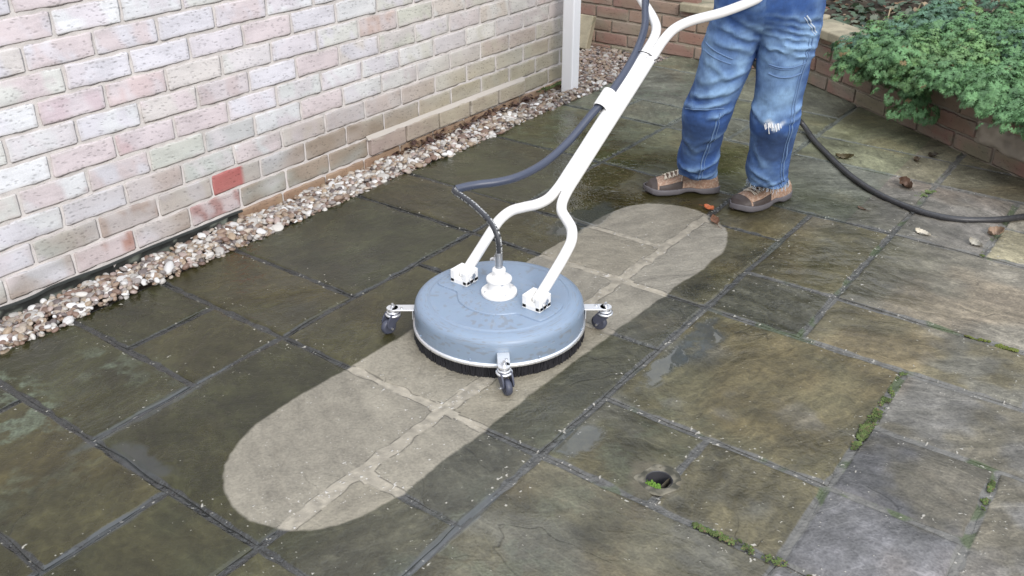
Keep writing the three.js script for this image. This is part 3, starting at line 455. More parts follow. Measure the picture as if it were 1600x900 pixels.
gardenWall('red brick garden wall at the back behind the gravel corner, stepping down to a stone coping', [-3.75, -5.04], [1, 0], 2.02, m => m < 1.25 ? 8 : 3.5, [[0, 1.25, 0.61], [1.25, 2.02, 0.262]], 61, [[1.245, 1.66, 0.268], [1.66, 2.06, 0.268]]);
const WB = [-1.735, -4.985], WBD = [0.835, 0.55];
const toB = (s, t) => [WB[0] + WBD[0] * s - WBD[1] * t, WB[1] + WBD[1] * s + WBD[0] * t];   // along the wall, out towards the patio
gardenWall('low red brick planter wall running diagonally along the right, overhung by green plants', WB, WBD, 3.4, m => 3.4, [[0, 3.4, 0.258]], 62, [[-0.02, 0.42, 0.262], [0.42, 0.86, 0.26], [0.86, 1.3, 0.258], [1.3, 1.75, 0.256], [1.75, 2.2, 0.256], [2.2, 2.65, 0.256], [2.65, 3.1, 0.256]]);
{ // pale mortar patch daubed on the low planter wall
  const M = frameAlong([0, 0], WBD), pos = [], idx = [], nx = 40, ny = 12; const vert = [];
  const g = new THREE.PlaneGeometry(0.62, 0.125, 60, 16); const p = g.attributes.position; for (let i = 0; i < p.count; i++) { const x = p.getX(i), y = p.getY(i); const e = Math.min(1, (1 - Math.abs(x) / 0.31) * 5, (1 - Math.abs(y) / 0.0625) * 2.2); p.setZ(i, -0.012 + e * 0.02 + (fbm(x * 26, y * 26, 3) - 0.5) * 0.022 * e - (e < 0.4 ? 0.006 : 0)); p.setY(i, y + (vn(x * 18, 3) - 0.5) * 0.03); }
  g.computeVertexNormals(); setColors(g, (x, y) => { const n = fbm(x * 20, y * 20, 3), m = sstep(0.52, 0.66, fbm(x * 9 + 4, y * 9, 3)); return mix3([0.36 * (0.5 + n), 0.31 * (0.5 + n), 0.25 * (0.5 + n)], [0.26, 0.17, 0.12], m * 0.8); });
  g.translate(1.52, 0.115, 0.004).applyMatrix4(M); const t = scene.getObjectByName('garden_wall_001'); part('mortar_patch', g, new THREE.MeshStandardMaterial({ vertexColors: true, roughness: 0.95 }), t).userData.label = 'rough pale mortar patch';
}
function bankDist(x, z) {     // distance behind the two garden walls
  const dA = -(z + 5.04), q = [x - WB[0], z - WB[1]], dB = q[0] * WBD[1] - q[1] * WBD[0];
  return Math.max(Math.min(dA, 1e9 * (q[0] < 0.6 ? 1 : -1)), dB);
}
const bankH = (x, z) => { const d = bankDist(x, z); const hi = 0.26 * sstep(-2.3, -2.7, x); return 0.235 + hi + 0.62 * sstep(0.25, 2.2, d) + 0.4 * sstep(2, 4, d) + (fbm(x * 3, z * 3, 3) - 0.5) * 0.10 * sstep(0.1, 0.4, d); };
{
  const pos = [], idx = [], nx = 110, nz = 90, x0 = -5, x1 = 3.5, z0 = -2.2, z1 = -9;
  for (let j = 0; j <= nz; j++) for (let i = 0; i <= nx; i++) { const x = x0 + (x1 - x0) * i / nx, z = z0 + (z1 - z0) * j / nz; pos.push(x, bankDist(x, z) < 0.045 ? -0.3 : bankH(x, z), z); }
  for (let j = 0; j < nz; j++) for (let i = 0; i < nx; i++) { const a = j * (nx + 1) + i, b = a + 1, c = a + nx + 1; const P = k => bankDist(pos[3 * k], pos[3 * k + 2]); if (P(a) < -0.1 && P(b) < -0.1 && P(c) < -0.1) continue; if (pos[3 * a + 1] < 0 !== pos[3 * b + 1] < 0 || pos[3 * a + 1] < 0 !== pos[3 * c + 1] < 0) { /* steep face inside the wall */ } idx.push(a, b, c, b, c + 1, c); }
  // pull the steep face inside the wall thickness
  for (let k = 0; k < pos.length; k += 3) { const d = bankDist(pos[k], pos[k + 2]); if (d < 0.045) pos[k + 1] = -0.3; }
  const g = new THREE.BufferGeometry(); g.setAttribute('position', new THREE.Float32BufferAttribute(pos, 3)); g.setIndex(idx); g.computeVertexNormals(); uvPlanar(g, x => x * 1.1, (x, y, z) => z * 1.1); setting('soil_bank', g, soilMat);
}
// leaf shapes
function lobedLeaf(lobes, len, wid, cup = 0.15) {     // flat leaf along +z from the stalk, as a fan with lobed outline
  const pos = [0, 0, len * 0.3], idx = [], N = lobes * 4; 
  for (let i = 0; i <= N; i++) { const t = i / N, a = -Math.PI * 0.92 + t * Math.PI * 1.84; const lob = 0.62 + 0.38 * Math.abs(Math.cos(t * Math.PI * lobes)) ** 0.8; const rr = lob * (0.75 + 0.25 * Math.cos(a)); const x = Math.sin(a) * wid * rr, z = len * 0.3 + Math.cos(a) * len * 0.7 * rr; pos.push(x, -cup * (x * x / wid + (z - len * 0.3) ** 2 / len), z); }
  for (let i = 0; i < N; i++) idx.push(0, i + 1, i + 2);
  const g = new THREE.BufferGeometry(); g.setAttribute('position', new THREE.Float32BufferAttribute(pos, 3)); g.setIndex(idx); g.computeVertexNormals(); return g;
}
function palmLeaf(seed) {      // hand-shaped leaf: seven toothed fingers from one point
  const r = rng(seed), pos = [], idx = []; const tri = (a, b, c) => { const n = pos.length / 3; pos.push(...a, ...b, ...c); idx.push(n, n + 1, n + 2); };
  for (let k = 0; k < 7; k++) { const ang = (k - 3) * 0.72 + (r() - 0.5) * 0.2, L = 0.030 * (1 - 0.07 * Math.abs(k - 3)) * (0.85 + r() * 0.3), W = L * 0.22, dx = Math.sin(ang), dz = Math.cos(ang), bend = 0.2 + r() * 0.25;
    const at = (t, q) => [dx * L * t + dz * q * W, 0.004 * Math.sin(t * 3) - t * t * L * bend + Math.abs(q) * 0.0015, dz * L * t - dx * q * W];
    tri(at(0, 0), at(0.5, 0.55), at(0.55, 0)); tri(at(0, 0), at(0.55, 0), at(0.5, -0.55)); tri(at(0.25, 0.3), at(0.62, 1.5), at(0.5, 0.1)); tri(at(0.25, -0.3), at(0.5, -0.1), at(0.62, -1.5)); tri(at(0.5, 0.2), at(0.86, 1.3), at(0.75, 0.1)); tri(at(0.5, -0.2), at(0.75, -0.1), at(0.86, -1.3)); tri(at(0.5, 0.4), at(1, 0), at(0.5, -0.4)); }
  const g = new THREE.BufferGeometry(); g.setAttribute('position', new THREE.Float32BufferAttribute(pos, 3)); g.setIndex(idx); g.computeVertexNormals(); return g;
}
const leafMat = new THREE.MeshPhysicalMaterial({ color: 0xffffff, roughness: 0.6, side: THREE.DoubleSide, transmission: 0.12, thickness: 0 });
const dullLeafMat = new THREE.MeshStandardMaterial({ color: 0xffffff, roughness: 0.8, side: THREE.DoubleSide });
{ // the green mound over the planter wall
  const t = thing('ground_cover_plant', 'dense blue-green plant with finely divided leaves spilling over the low brick planter wall', 'plant', [toB(1.5, -0.3)[0], 0.25, toB(1.5, -0.3)[1]]);
  const r = rng(2024), L = [[], [], []], stems = [];
  const off = t.position;
  const clumps = [];
  for (let i = 0; i < 300; i++) { const k = r(); const s = 0.50 + r() * 2.3; let tt = k < 0.34 ? 0.02 + r() * 0.15 : -r() * 0.95; if (tt < -0.45 && r() < 0.35) tt *= 0.5; clumps.push([s, tt, 0.06 + r() * 0.055, vn(s * 4.2, tt * 5 + 3) * 0.7 + r() * 0.3]); }
  for (const [s, tt, R, hue] of clumps) {
    const end = sstep(0.42, 0.72, s - tt * 0.25);
    const [cx, cz] = toB(s, tt); const top = 0.335 + 0.13 * sstep(0.15, -0.5, tt) * end + (vn(s * 6, tt * 8) - 0.5) * 0.10;
    const sag = 0.25 * sstep(0.0, 0.2, tt) * (0.35 + 0.65 * sstep(0.5, 0.2, Math.abs(s - 0.76))) * r();
    const cy = top - sag, hang = sstep(0.03, 0.12, tt);
    const n = 52 + r() * 26;
    for (let k = 0; k < n; k++) {
      const a = r() * 6.283, el = Math.asin(r()), rr = R * (0.55 + r() * 0.6);
      const px = cx + Math.cos(a) * Math.cos(el) * rr * 1.3, pz = cz + Math.sin(a) * Math.cos(el) * rr * 1.3, py = cy + Math.sin(el) * rr * 0.75 - (1 - el) * 0.02;
      if (py < 0.03) continue;
      const qd = bankDist(px, pz); if (qd < -0.25) continue; if (qd < 0.02 && qd > -0.02 && py < 0.30) continue;
      const g = r(), blue = hue < 0.30, m = 0.75 + 0.6 * g, c = blue ? [0.088 * m, 0.178 * m, 0.112 * m] : hue > 0.66 ? [0.140 * m, 0.255 * m, 0.09 * m] : [0.108 * m, 0.228 * m, 0.088 * m];
      const yaw = -a + Math.PI / 2 + (r() - 0.5) * 1.3, sc = 0.55 + r() * 0.6;
      L[Math.floor(r() * 3)].push({ p: V(px - off.x, py - off.y, pz - off.z), q: quatOf((1.2 - el) * 0.55 + hang * 0.3 + (r() - 0.4) * 0.6, yaw, (r() - 0.5) * 0.7), s: V(sc, sc, sc), c: r() < 0.012 ? lin(0.22, 0.16, 0.07) : lin(...c) });
    }
    if (tt < -0.05) stems.push(rod([cx - off.x, 0.2 - off.y, cz - off.z - 0.05], [cx - off.x, cy - off.y, cz - off.z], 0.003, 0.002, 5)); else { const [ex, ez] = toB(s, -0.16); stems.push(tube([[ex - off.x, 0.30 - off.y, ez - off.z], [(ex + cx) / 2 - off.x, 0.36 - off.y, (ez + cz) / 2 - off.z], [cx - off.x, cy - off.y, cz - off.z]], 0.0022, 8, 5)); }
  }
  [0, 1, 2].forEach(i => instances('foliage', palmLeaf(i + 3), leafMat, L[i], t).userData.kind = 'stuff');
  part('stems', merge(stems), new THREE.MeshStandardMaterial({ color: lin(0.09, 0.07, 0.035), roughness: 0.9 }), t).userData.kind = 'stuff';
}
{ // ivy, dead leaves and dry stalks on the bank
  const r = rng(303), ivy = [], dead = [[], []];
  const up = (x, z) => { const h = 0.05, nx = bankH(x - h, z) - bankH(x + h, z), nz = bankH(x, z - h) - bankH(x, z + h); return [nz / (2 * h) * 0.8, nx / (2 * h) * 0.8]; };
  for (let n = 0; n < 9000; n++) { const x = -2.9 + r() * 3.9, z = -3.6 - r() * 3.2, d = bankDist(x, z); if (d < 0.14 || d > 2.2) continue; const cl = vn(x * 4, z * 4); if (cl < 0.3 && r() < 0.6) continue; const g = r(), s = 0.7 + r() * 0.7; const dk = vn(x * 9, z * 9); ivy.push({ p: V(x, bankH(x, z) + 0.015 + r() * 0.07, z), q: quatOf((r() - 0.2) * 0.9, r() * 6.28, (r() - 0.5) * 0.8), s: V(s, s, s), c: g < 0.2 ? lin(0.13, 0.15, 0.10) : lin(0.035 + dk * 0.03, 0.062 + dk * 0.045, 0.038 + dk * 0.02) }); }
  for (let n = 0; n < 3200; n++) { const x = -2.9 + r() * 3.9, z = -3.6 - r() * 3.2, d = bankDist(x, z); if (d < 0.12 || d > 2.6) continue; const s = 0.5 + r() * 0.7, g = r(); dead[n % 2].push({ p: V(x, bankH(x, z) + 0.01 + r() * 0.05, z), q: quatOf((r() - 0.5) * 1.1, r() * 6.28, (r() - 0.5) * 1.1), s: V(s, s, s), c: g < 0.5 ? lin(0.20, 0.125, 0.07) : g < 0.85 ? lin(0.28, 0.215, 0.14) : lin(0.13, 0.06, 0.04) }); }
  tag(instances('ivy', lobedLeaf(5, 0.045, 0.026), leafMat, ivy), 'dark ivy leaves creeping over the bank behind the garden walls', 'ivy', null, 'stuff');
  const dl = new THREE.Group(); dl.name = 'leaf_litter'; tag(dl, 'brown fallen leaves scattered among the ivy on the bank', 'leaf litter', null, 'stuff'); scene.add(dl);
  instances('dead_leaves', lobedLeaf(3, 0.05, 0.024, 0.5), dullLeafMat, dead[0], dl).userData.kind = 'stuff'; instances('dead_leaves', lobedLeaf(1, 0.06, 0.02, 0.8), dullLeafMat, dead[1], dl).userData.kind = 'stuff';
  const tw = []; for (let n = 0; n < 170; n++) { const x = -2.6 + r() * 3.6, z = -3.9 - r() * 3, d = bankDist(x, z); if (d < 0.15 || d > 2.2) continue; const a = r() * 6.28, l = 0.06 + r() * 0.16, y = bankH(x, z) + 0.03; tw.push(tube([[x, y, z], [x + Math.cos(a) * l * 0.5, y + 0.03 + r() * 0.05, z + Math.sin(a) * l * 0.5], [x + Math.cos(a) * l, y + r() * 0.05, z + Math.sin(a) * l]], 0.0022 + r() * 0.002, 8, 5)); }
  const tm = new THREE.Mesh(merge(tw), new THREE.MeshStandardMaterial({ color: lin(0.34, 0.27, 0.17), roughness: 0.85 })); tm.name = 'dry_stalks'; tm.castShadow = tm.receiveShadow = true; scene.add(tm); tag(tm, 'dry straw-coloured stalks lying over the ivy on the bank', 'stalks', null, 'stuff');
  // small bright weed at the end of the coping
  const w = thing('weed', 'small bright green weed growing just behind the coping beside the person', 'plant', [-1.36, bankH(-1.36, -4.9), -4.9]);
  const wl = []; for (let n = 0; n < 40; n++) { const a = r() * 6.28, d = r() * 0.06; wl.push({ p: V(Math.cos(a) * d, 0.03 + r() * 0.05, Math.sin(a) * d), q: quatOf(0.3 + r() * 0.5, -a + 1.57, 0), s: V(0.6, 0.6, 0.6).multiplyScalar(0.6 + r() * 0.5), c: lin(0.10 + r() * 0.03, 0.21 + r() * 0.07, 0.05) }); }
  instances('foliage', lobedLeaf(3, 0.05, 0.02), leafMat, wl, w).userData.kind = 'stuff';
  // dark leaf mould drifted against the house wall
  const drift = []; for (let n = 0; n < 520; n++) { const z = -2.75 - r() * 1.45, x = WX + 0.012 + r() * r() * 0.14; const dens = vn(z * 5, 7); if (dens < 0.25) continue; const s = 0.28 + r() * 0.4; drift.push({ p: V(x, -0.04 + r() * 0.045, z), q: quatOf((r() - 0.5) * 1.4, r() * 6.28, (r() - 0.5) * 1.4), s: V(s, s, s), c: r() < 0.7 ? lin(0.055, 0.028, 0.022) : lin(0.13, 0.075, 0.045) }); }
  tag(instances('leaf_drift', lobedLeaf(3, 0.05, 0.026, 0.6), dullLeafMat, drift), 'dark rotting leaves drifted on the gravel against the far part of the house wall', 'leaf litter', null, 'stuff');
  // hedge that stands behind the bank, above the picture, seen in the wet slabs
  const h = thing('hedge', 'tall dark evergreen hedge standing behind the ivy bank', 'hedge', [-1.0, 0.9, -8.2]);
  const hl = []; for (let n = 0; n < 9000; n++) { const x = -5.5 + r() * 10.5, y = r() * 2.6, z = (r() < 0.75 ? 0.42 : (r() - 0.5) * 0.8) + (fbm(x * 1.4, y * 1.4, 3) - 0.5) * 0.5; const s = 1.5 + r() * 1.4; hl.push({ p: V(x, y - 0.1, z), q: quatOf(r() * 2.2, (r() - 0.5) * 2.4, (r() - 0.5) * 2), s: V(s, s, s), c: lin(0.025 + r() * 0.03, 0.045 + r() * 0.04, 0.02 + r() * 0.015) }); }
  instances('foliage', lobedLeaf(1, 0.06, 0.022, 0.2), leafMat, hl, h).userData.kind = 'stuff';
  const core = new THREE.BoxGeometry(10.3, 2.6, 0.5, 40, 12, 3); { const p = core.attributes.position; for (let i = 0; i < p.count; i++) p.setZ(i, p.getZ(i) + (fbm(p.getX(i) * 1.4, p.getY(i) * 1.4, 3) - 0.5) * 0.5); } core.computeVertexNormals(); core.translate(-0.25, 1.2, 0); part('twigs', core, new THREE.MeshStandardMaterial({ color: lin(0.02, 0.025, 0.012), roughness: 1 }), h);
}
{ // thick paving flag leaned on its edge against the back wall
  const t = thing('leaning_flagstone', 'mossy stone flag leaning on edge against the back garden wall behind the downpipe', 'stone slab', [-3.26, 0, -4.93]);
  const g = new RoundedBoxGeometry(0.46, 0.20, 0.055, 3, 0.008); { const p = g.attributes.position; for (let i = 0; i < p.count; i++) { p.setX(i, p.getX(i) + (vn(p.getY(i) * 12, p.getZ(i) * 30 + 2) - 0.5) * 0.02); p.setZ(i, p.getZ(i) + (vn(p.getX(i) * 20, p.getY(i) * 20) - 0.5) * 0.01); } } uvPlanar(g, x => x * 1.5, (x, y, z) => y * 1.5 + z); g.computeVertexNormals(); g.rotateX(-0.28).rotateY(0.0).translate(0, 0.085, 0); part('flag', g, copeMat, t);
}

// ------------------------------------------------------------------ round drain hole
{
  const t = thing('drain_hole', 'small round drain hole in a crumbling cement ring with green moss', 'drain', [HOLE[0], 0, HOLE[1]]);
  const R = HOLE[2];
  part('pipe', lathe([[R - 0.001, 0.0005], [R - 0.004, -0.001], [R - 0.004, -0.13], [0.0005, -0.132]], 40), new THREE.MeshStandardMaterial({ color: lin(0.045, 0.045, 0.05), roughness: 0.5, side: THREE.DoubleSide }), t);
  const pos = [], idx = [], N = 60, K = 7; for (let k = 0; k <= K; k++) for (let i = 0; i < N; i++) { const a = i / N * 6.283, n = vn(Math.cos(a) * 2.2 + 8, Math.sin(a) * 2.2 + 8); const ro = R + 0.006 + n * 0.026, rr = mix(R - 0.002, ro, k / K), e = k === 0 ? 0.4 : k === K ? -0.6 : 1; pos.push(Math.cos(a) * rr, 0.0016 * e + (fbm(Math.cos(a) * rr * 60 + 9, Math.sin(a) * rr * 60, 2) - 0.5) * 0.004 - 0.0005, Math.sin(a) * rr); }
  for (let k = 0; k < K; k++) for (let i = 0; i < N; i++) { const a = k * N + i, b = k * N + (i + 1) % N; idx.push(a, b, a + N, b, b + N, a + N); }
  const g = new THREE.BufferGeometry(); g.setAttribute('position', new THREE.Float32BufferAttribute(pos, 3)); g.setIndex(idx); g.computeVertexNormals(); setColors(g, (x, y, z) => { const n = fbm(x * 50, z * 50, 3); return mix3([0.045, 0.043, 0.03], [0.17, 0.155, 0.115], sstep(0.3, 0.7, n)); });
  part('cement_ring', g, new THREE.MeshStandardMaterial({ vertexColors: true, roughness: 0.9, side: THREE.DoubleSide }), t);
  const r = rng(17), tuft = []; for (let i = 0; i < 300; i++) { const a = 0.95 + r() * 1.35, d = R - 0.015 + r() * 0.016; tuft.push(new THREE.IcosahedronGeometry(0.0014 + r() * 0.002, 0).translate(Math.cos(a) * d, -0.010 + r() * 0.013, Math.sin(a) * d)); } for (let i = 0; i < 5; i++) { const a = 2.4 + r() * 0.6, d = R - 0.004; tuft.push(new THREE.IcosahedronGeometry(0.003 + r() * 0.002, 0).translate(Math.cos(a) * d, -0.008 - r() * 0.01, Math.sin(a) * d)); }
  part('moss', merge(tuft), new THREE.MeshStandardMaterial({ color: lin(0.10, 0.19, 0.025), roughness: 1 }), t);
}
function mossPatch(label, spots, n, seed, col = [0.075, 0.105, 0.03]) {   // low cushions of moss grown up out of the joints
  const r = rng(seed), list = []; const [cx, cz] = [spots[0][0], spots[0][1]];
  for (let i = 0; i < n * 7; i++) {
    const k = r() * (spots.length - 1), a = spots[Math.floor(k)], b = spots[Math.min(spots.length - 1, Math.floor(k) + 1)], f = k - Math.floor(k), w = mix(a[2], b[2], f) * 0.85; const x = mix(a[0], b[0], f) + (r() + r() + r() - 1.5) * w, z = mix(a[1], b[1], f) + (r() + r() + r() - 1.5) * w;
    const dens = fbm(x * 45, z * 45, 2); if (dens < 0.40 + 0.12 * r()) continue;
    const s = 0.0009 + r() * r() * 0.0022, g = new THREE.IcosahedronGeometry(s, 0).scale(1 + r(), 0.8 + r() * 0.8, 1 + r()).rotateY(r() * 6).translate(x - cx, -0.005 + dens * 0.008 + r() * 0.002, z - cz);
    const m = (0.45 + 1.0 * vn(x * 90, z * 90)) * (0.8 + 0.4 * r()), br = r() < 0.12; g.deleteAttribute('uv'); setColors(g, () => br ? [0.10 * m, 0.08 * m, 0.04 * m] : [col[0] * m, col[1] * m, col[2] * m]); list.push(g);
  }
  const m = new THREE.Mesh(mergeGeometries(list), new THREE.MeshStandardMaterial({ vertexColors: true, roughness: 1 })); m.name = numbered('moss_patch'); m.position.set(cx, 0, cz); m.castShadow = m.receiveShadow = true; scene.add(m); tag(m, label, 'moss');
}
mossPatch('bright green moss filling the joint at the right edge of the large olive slab', [[-0.425, -2.40, 0.012], [-0.425, -2.1, 0.016], [-0.425, -1.98, 0.006]], 300, 1);
mossPatch('thin line of green moss in the paving joint nearest the bottom edge of the picture', [[-0.62, -1.515, 0.008], [-0.53, -1.515, 0.012], [-0.40, -1.515, 0.014], [-0.3, -1.515, 0.006]], 150, 2);
mossPatch('yellow-green moss in a joint between two grey slabs near the right edge of the picture', [[-0.34, -2.715, 0.006], [-0.28, -2.715, 0.012], [-0.2, -2.71, 0.008]], 170, 3, [0.115, 0.14, 0.025]);
mossPatch('tiny strip of moss in the upright joint at the lower right corner', [[-0.12, -2.06, 0.006], [-0.12, -1.95, 0.009]], 80, 4);
mossPatch('loose green moss tufts on the joint beside the brown curled leaf', [[-0.76, -3.72, 0.02], [-0.72, -3.84, 0.025]], 130, 5, [0.10, 0.14, 0.05]);
mossPatch('small green moss tuft beside the pale grey leaf by the black hose', [[-0.425, -3.34, 0.016], [-0.43, -3.30, 0.012]], 80, 6);
mossPatch('dark green moss growing at the foot of the house wall beside the downpipe', [[-2.755, -3.98, 0.018], [-2.755, -4.2, 0.02]], 200, 7, [0.07, 0.10, 0.03]);

// ------------------------------------------------------------------ fallen leaves
function fallenLeaf(label, x, z, len, wid, col, curl, yaw, seed, tilt = 0.1) {
  const r = rng(seed), NL = 14, NW = 8, pos = [], idx = [];
  for (let i = 0; i <= NL; i++) for (let j = 0; j <= NW; j++) { const t = i / NL, s = j / NW * 2 - 1; const w = wid * Math.sin(Math.PI * Math.pow(t, 0.8)) ** 0.85 * (1 + 0.16 * Math.sin(t * 34 + seed) * Math.abs(s)); const X = s * w / 2, Z = (t - 0.5) * len; pos.push(X, curl * (s * s * wid * 0.55 + (t - 0.5) ** 2 * len * 0.9) + (vn(t * 7 + seed, s * 3) - 0.5) * wid * 0.3 * curl - 0.0006 * (1 - Math.abs(s)), Z); }
  for (let i = 0; i < NL; i++) for (let j = 0; j < NW; j++) { const a = i * (NW + 1) + j; idx.push(a, a + NW + 1, a + 1, a + 1, a + NW + 1, a + NW + 2); }
  const g = new THREE.BufferGeometry(); g.setAttribute('position', new THREE.Float32BufferAttribute(pos, 3)); g.setIndex(idx); g.computeVertexNormals(); setColors(g, (a, b, c) => { const n = 0.6 + 0.8 * fbm(a * 90 + seed, c * 90, 3); return [col[0] * n, col[1] * n, col[2] * n]; });
  const t = thing('fallen_leaf', label, 'leaf', [x, 0.004, z]); t.rotation.set(tilt, yaw, tilt * 0.6);
  part('blade', g, new THREE.MeshStandardMaterial({ vertexColors: true, roughness: 0.6, side: THREE.DoubleSide }), t);
  part('stalk', tube([[0, 0.001 + curl * len * 0.2, len * 0.5], [0.004, 0.002, len * 0.68], [0.010, 0.003, len * 0.85]], 0.0008, 8, 5), new THREE.MeshStandardMaterial({ color: lin(col[0] * 0.7, col[1] * 0.7, col[2] * 0.7), roughness: 0.7 }), t);
}
fallenLeaf('small orange leaf on wet paving between the two shoes', -1.36, -3.11, 0.048, 0.036, [0.42, 0.12, 0.045], 0.35, -1.9, 1);
fallenLeaf('brown leaf lying on the far end of the washed strip', -1.285, -3.01, 0.065, 0.03, [0.17, 0.085, 0.05], 0.5, 0.7, 2);
fallenLeaf('dark brown curled leaf on the pale slabs behind the black hose', -0.82, -3.78, 0.075, 0.045, [0.09, 0.05, 0.03], 0.75, 0.9, 3, 0.15);
fallenLeaf('pale cream leaf lying face up in front of the black hose', -0.64, -3.36, 0.06, 0.032, [0.42, 0.38, 0.30], 0.35, 1.3, 4);
fallenLeaf('pale grey leaf beside the moss tuft near the black hose', -0.465, -3.38, 0.055, 0.03, [0.30, 0.28, 0.23], 0.5, 1.1, 5, 0.2);
fallenLeaf('crumpled light brown leaf close under the black hose at the right', -0.43, -3.51, 0.055, 0.042, [0.27, 0.19, 0.13], 0.8, 2.1, 6, 0.25);
fallenLeaf('dark twisted leaf right behind the black hose, nearest the person', -1.13, -3.95, 0.075, 0.026, [0.08, 0.065, 0.03], 0.9, 1.9, 7, 0.3);
fallenLeaf('tiny dark leaf on the pale slab under the green plant, farther from the hose', -0.87, -4.1, 0.04, 0.026, [0.07, 0.05, 0.03], 0.6, 0.3, 8);
fallenLeaf('narrow dark leaf on wet paving in front of the black hose', -0.89, -3.45, 0.04, 0.014, [0.08, 0.05, 0.03], 0.4, 1.2, 9);
fallenLeaf('small dark leaf pair scrap on the pale slab, close to the planter wall', -0.83, -4.2, 0.045, 0.03, [0.06, 0.045, 0.03], 0.6, 2.3, 10);

// ------------------------------------------------------------------ the surface cleaner
const MC = [-1.46, 0, -1.92];
{
  const t = thing('surface_cleaner', 'round grey-blue rotary surface cleaner with white handle standing on the washed strip', 'cleaning machine', MC);
  const rust = dataTex((i, j) => { const n = fbm(i * 0.02, j * 0.02, 4), d = sstep(0.66, 0.78, fbm(i * 0.07, j * 0.07, 4)); const k = 0.94 + 0.1 * n; let c = mix3([0.205 * k, 0.268 * k, 0.352 * k], [0.25, 0.27, 0.29], d * 0.35); const sp = sstep(0.74, 0.80, vn(i * 0.21, j * 0.21) * 0.7 + vn(i * 0.05 + 9, j * 0.05) * 0.4); const sc = sstep(0.985, 1, 1 - Math.abs(fbm(i * 0.012 + 3, j * 0.09, 3) - 0.5) * 3) * sstep(0.55, 0.7, vn(i * 0.02, j * 0.02 + 7)); c = mix3(c, [0.16, 0.15, 0.125], sp * 0.38); c = mix3(c, [0.36, 0.40, 0.45], sc * 0.5); return c.map(toS); }, 512, 512, true);
  const speck = dataTex((i, j) => { const v = 90 + 90 * fbm(i * 0.03, j * 0.03, 4) + 30 * sstep(0.6, 0.7, fbm(i * 0.09, j * 0.09, 3)); return [v, v, v]; }, 512, 512);
  const body = new THREE.MeshPhysicalMaterial({ map: rust, roughnessMap: speck, roughness: 0.85, clearcoat: 0.25, clearcoatRoughness: 0.35 });
  const white = new THREE.MeshPhysicalMaterial({ color: lin(0.77, 0.76, 0.735), roughness: 0.38, clearcoat: 0.25, clearcoatRoughness: 0.3 });
  const alu = new THREE.MeshStandardMaterial({ color: lin(0.78, 0.79, 0.8), roughness: 0.38, metalness: 0.75 });
  const steel = new THREE.MeshStandardMaterial({ color: lin(0.62, 0.63, 0.65), roughness: 0.3, metalness: 0.9 });
  const rubber = new THREE.MeshStandardMaterial({ color: lin(0.055, 0.06, 0.085), roughness: 0.5 });
  const black = new THREE.MeshStandardMaterial({ color: lin(0.018, 0.018, 0.022), roughness: 0.6 });
  const hs = part('housing', lathe([[0.0005, 0.125], [0.1, 0.1255], [0.199, 0.1245], [0.2025, 0.1235], [0.2055, 0.1215], [0.209, 0.1215], [0.217, 0.1215], [0.227, 0.1202], [0.235, 0.117], [0.2415, 0.1115], [0.2455, 0.104], [0.2475, 0.093], [0.2485, 0.046], [0.244, 0.042], [0.239, 0.042], [0.237, 0.07]], 128), body, t);
  // pressed plate across the top that carries the handle brackets and the swivel
  const S = new THREE.Shape(); const P = [];
  const side = [[-0.185, 0.052], [-0.165, 0.058], [-0.125, 0.058], [-0.105, 0.062], [-0.088, 0.080], [-0.062, 0.103], [-0.03, 0.115], [0, 0.118], [0.03, 0.115], [0.062, 0.103], [0.088, 0.080], [0.105, 0.062], [0.125, 0.058], [0.165, 0.058], [0.185, 0.052]];
  side.forEach(q => P.push(new THREE.Vector2(q[0], q[1]))); [...side].reverse().forEach(q => P.push(new THREE.Vector2(q[0], -q[1])));
  const cur = new THREE.CatmullRomCurve3(P.map(q => V(q.x, q.y, 0)), true, 'centripetal'); S.setFromPoints(cur.getPoints(160).map(q => new THREE.Vector2(q.x, q.y)));
  const pg = new THREE.ExtrudeGeometry(S, { depth: 0.0012, bevelEnabled: true, bevelThickness: 0.0040, bevelSize: 0.0036, bevelSegments: 4, curveSegments: 2 }).rotateX(-Math.PI / 2).translate(0, 0.1240, 0);
  uvPlanar(pg, x => x * 2, (x, y, z) => z * 2); part('top_plate', pg, body, t);
  const rim = part('rim_band', lathe([[0.239, 0.0345], [0.2505, 0.0342], [0.2535, 0.036], [0.2537, 0.0415], [0.252, 0.0445], [0.2485, 0.0462]], 128), alu, t);
  { // bristle skirt
    const r = rng(55), l = [lathe([[0.243, 0.040], [0.246, 0.016], [0.238, 0.003], [0.226, 0.003], [0.226, 0.040]], 96)];
    for (let i = 0; i < 640; i++) { const a = i / 640 * 6.2832 + r() * 0.006, b = new THREE.CylinderGeometry(0.0012, 0.0018, 0.035 + r() * 0.006, 4); b.rotateX((r() - 0.1) * 0.16).rotateZ((r() - 0.5) * 0.14).translate(0, 0.0195, 0.2475 + r() * 0.004).rotateY(a); l.push(b); }
    part('brush_skirt', merge(l), black, t);
  }
  for (let i = 0; i < 8; i++) { const a = i / 8 * 6.2832 + 0.32, b = new THREE.SphereGeometry(0.0042, 10, 6).scale(1, 1, 0.6).translate(0, 0.052, 0.2492).rotateY(a); part('rivet', b, body, t); }
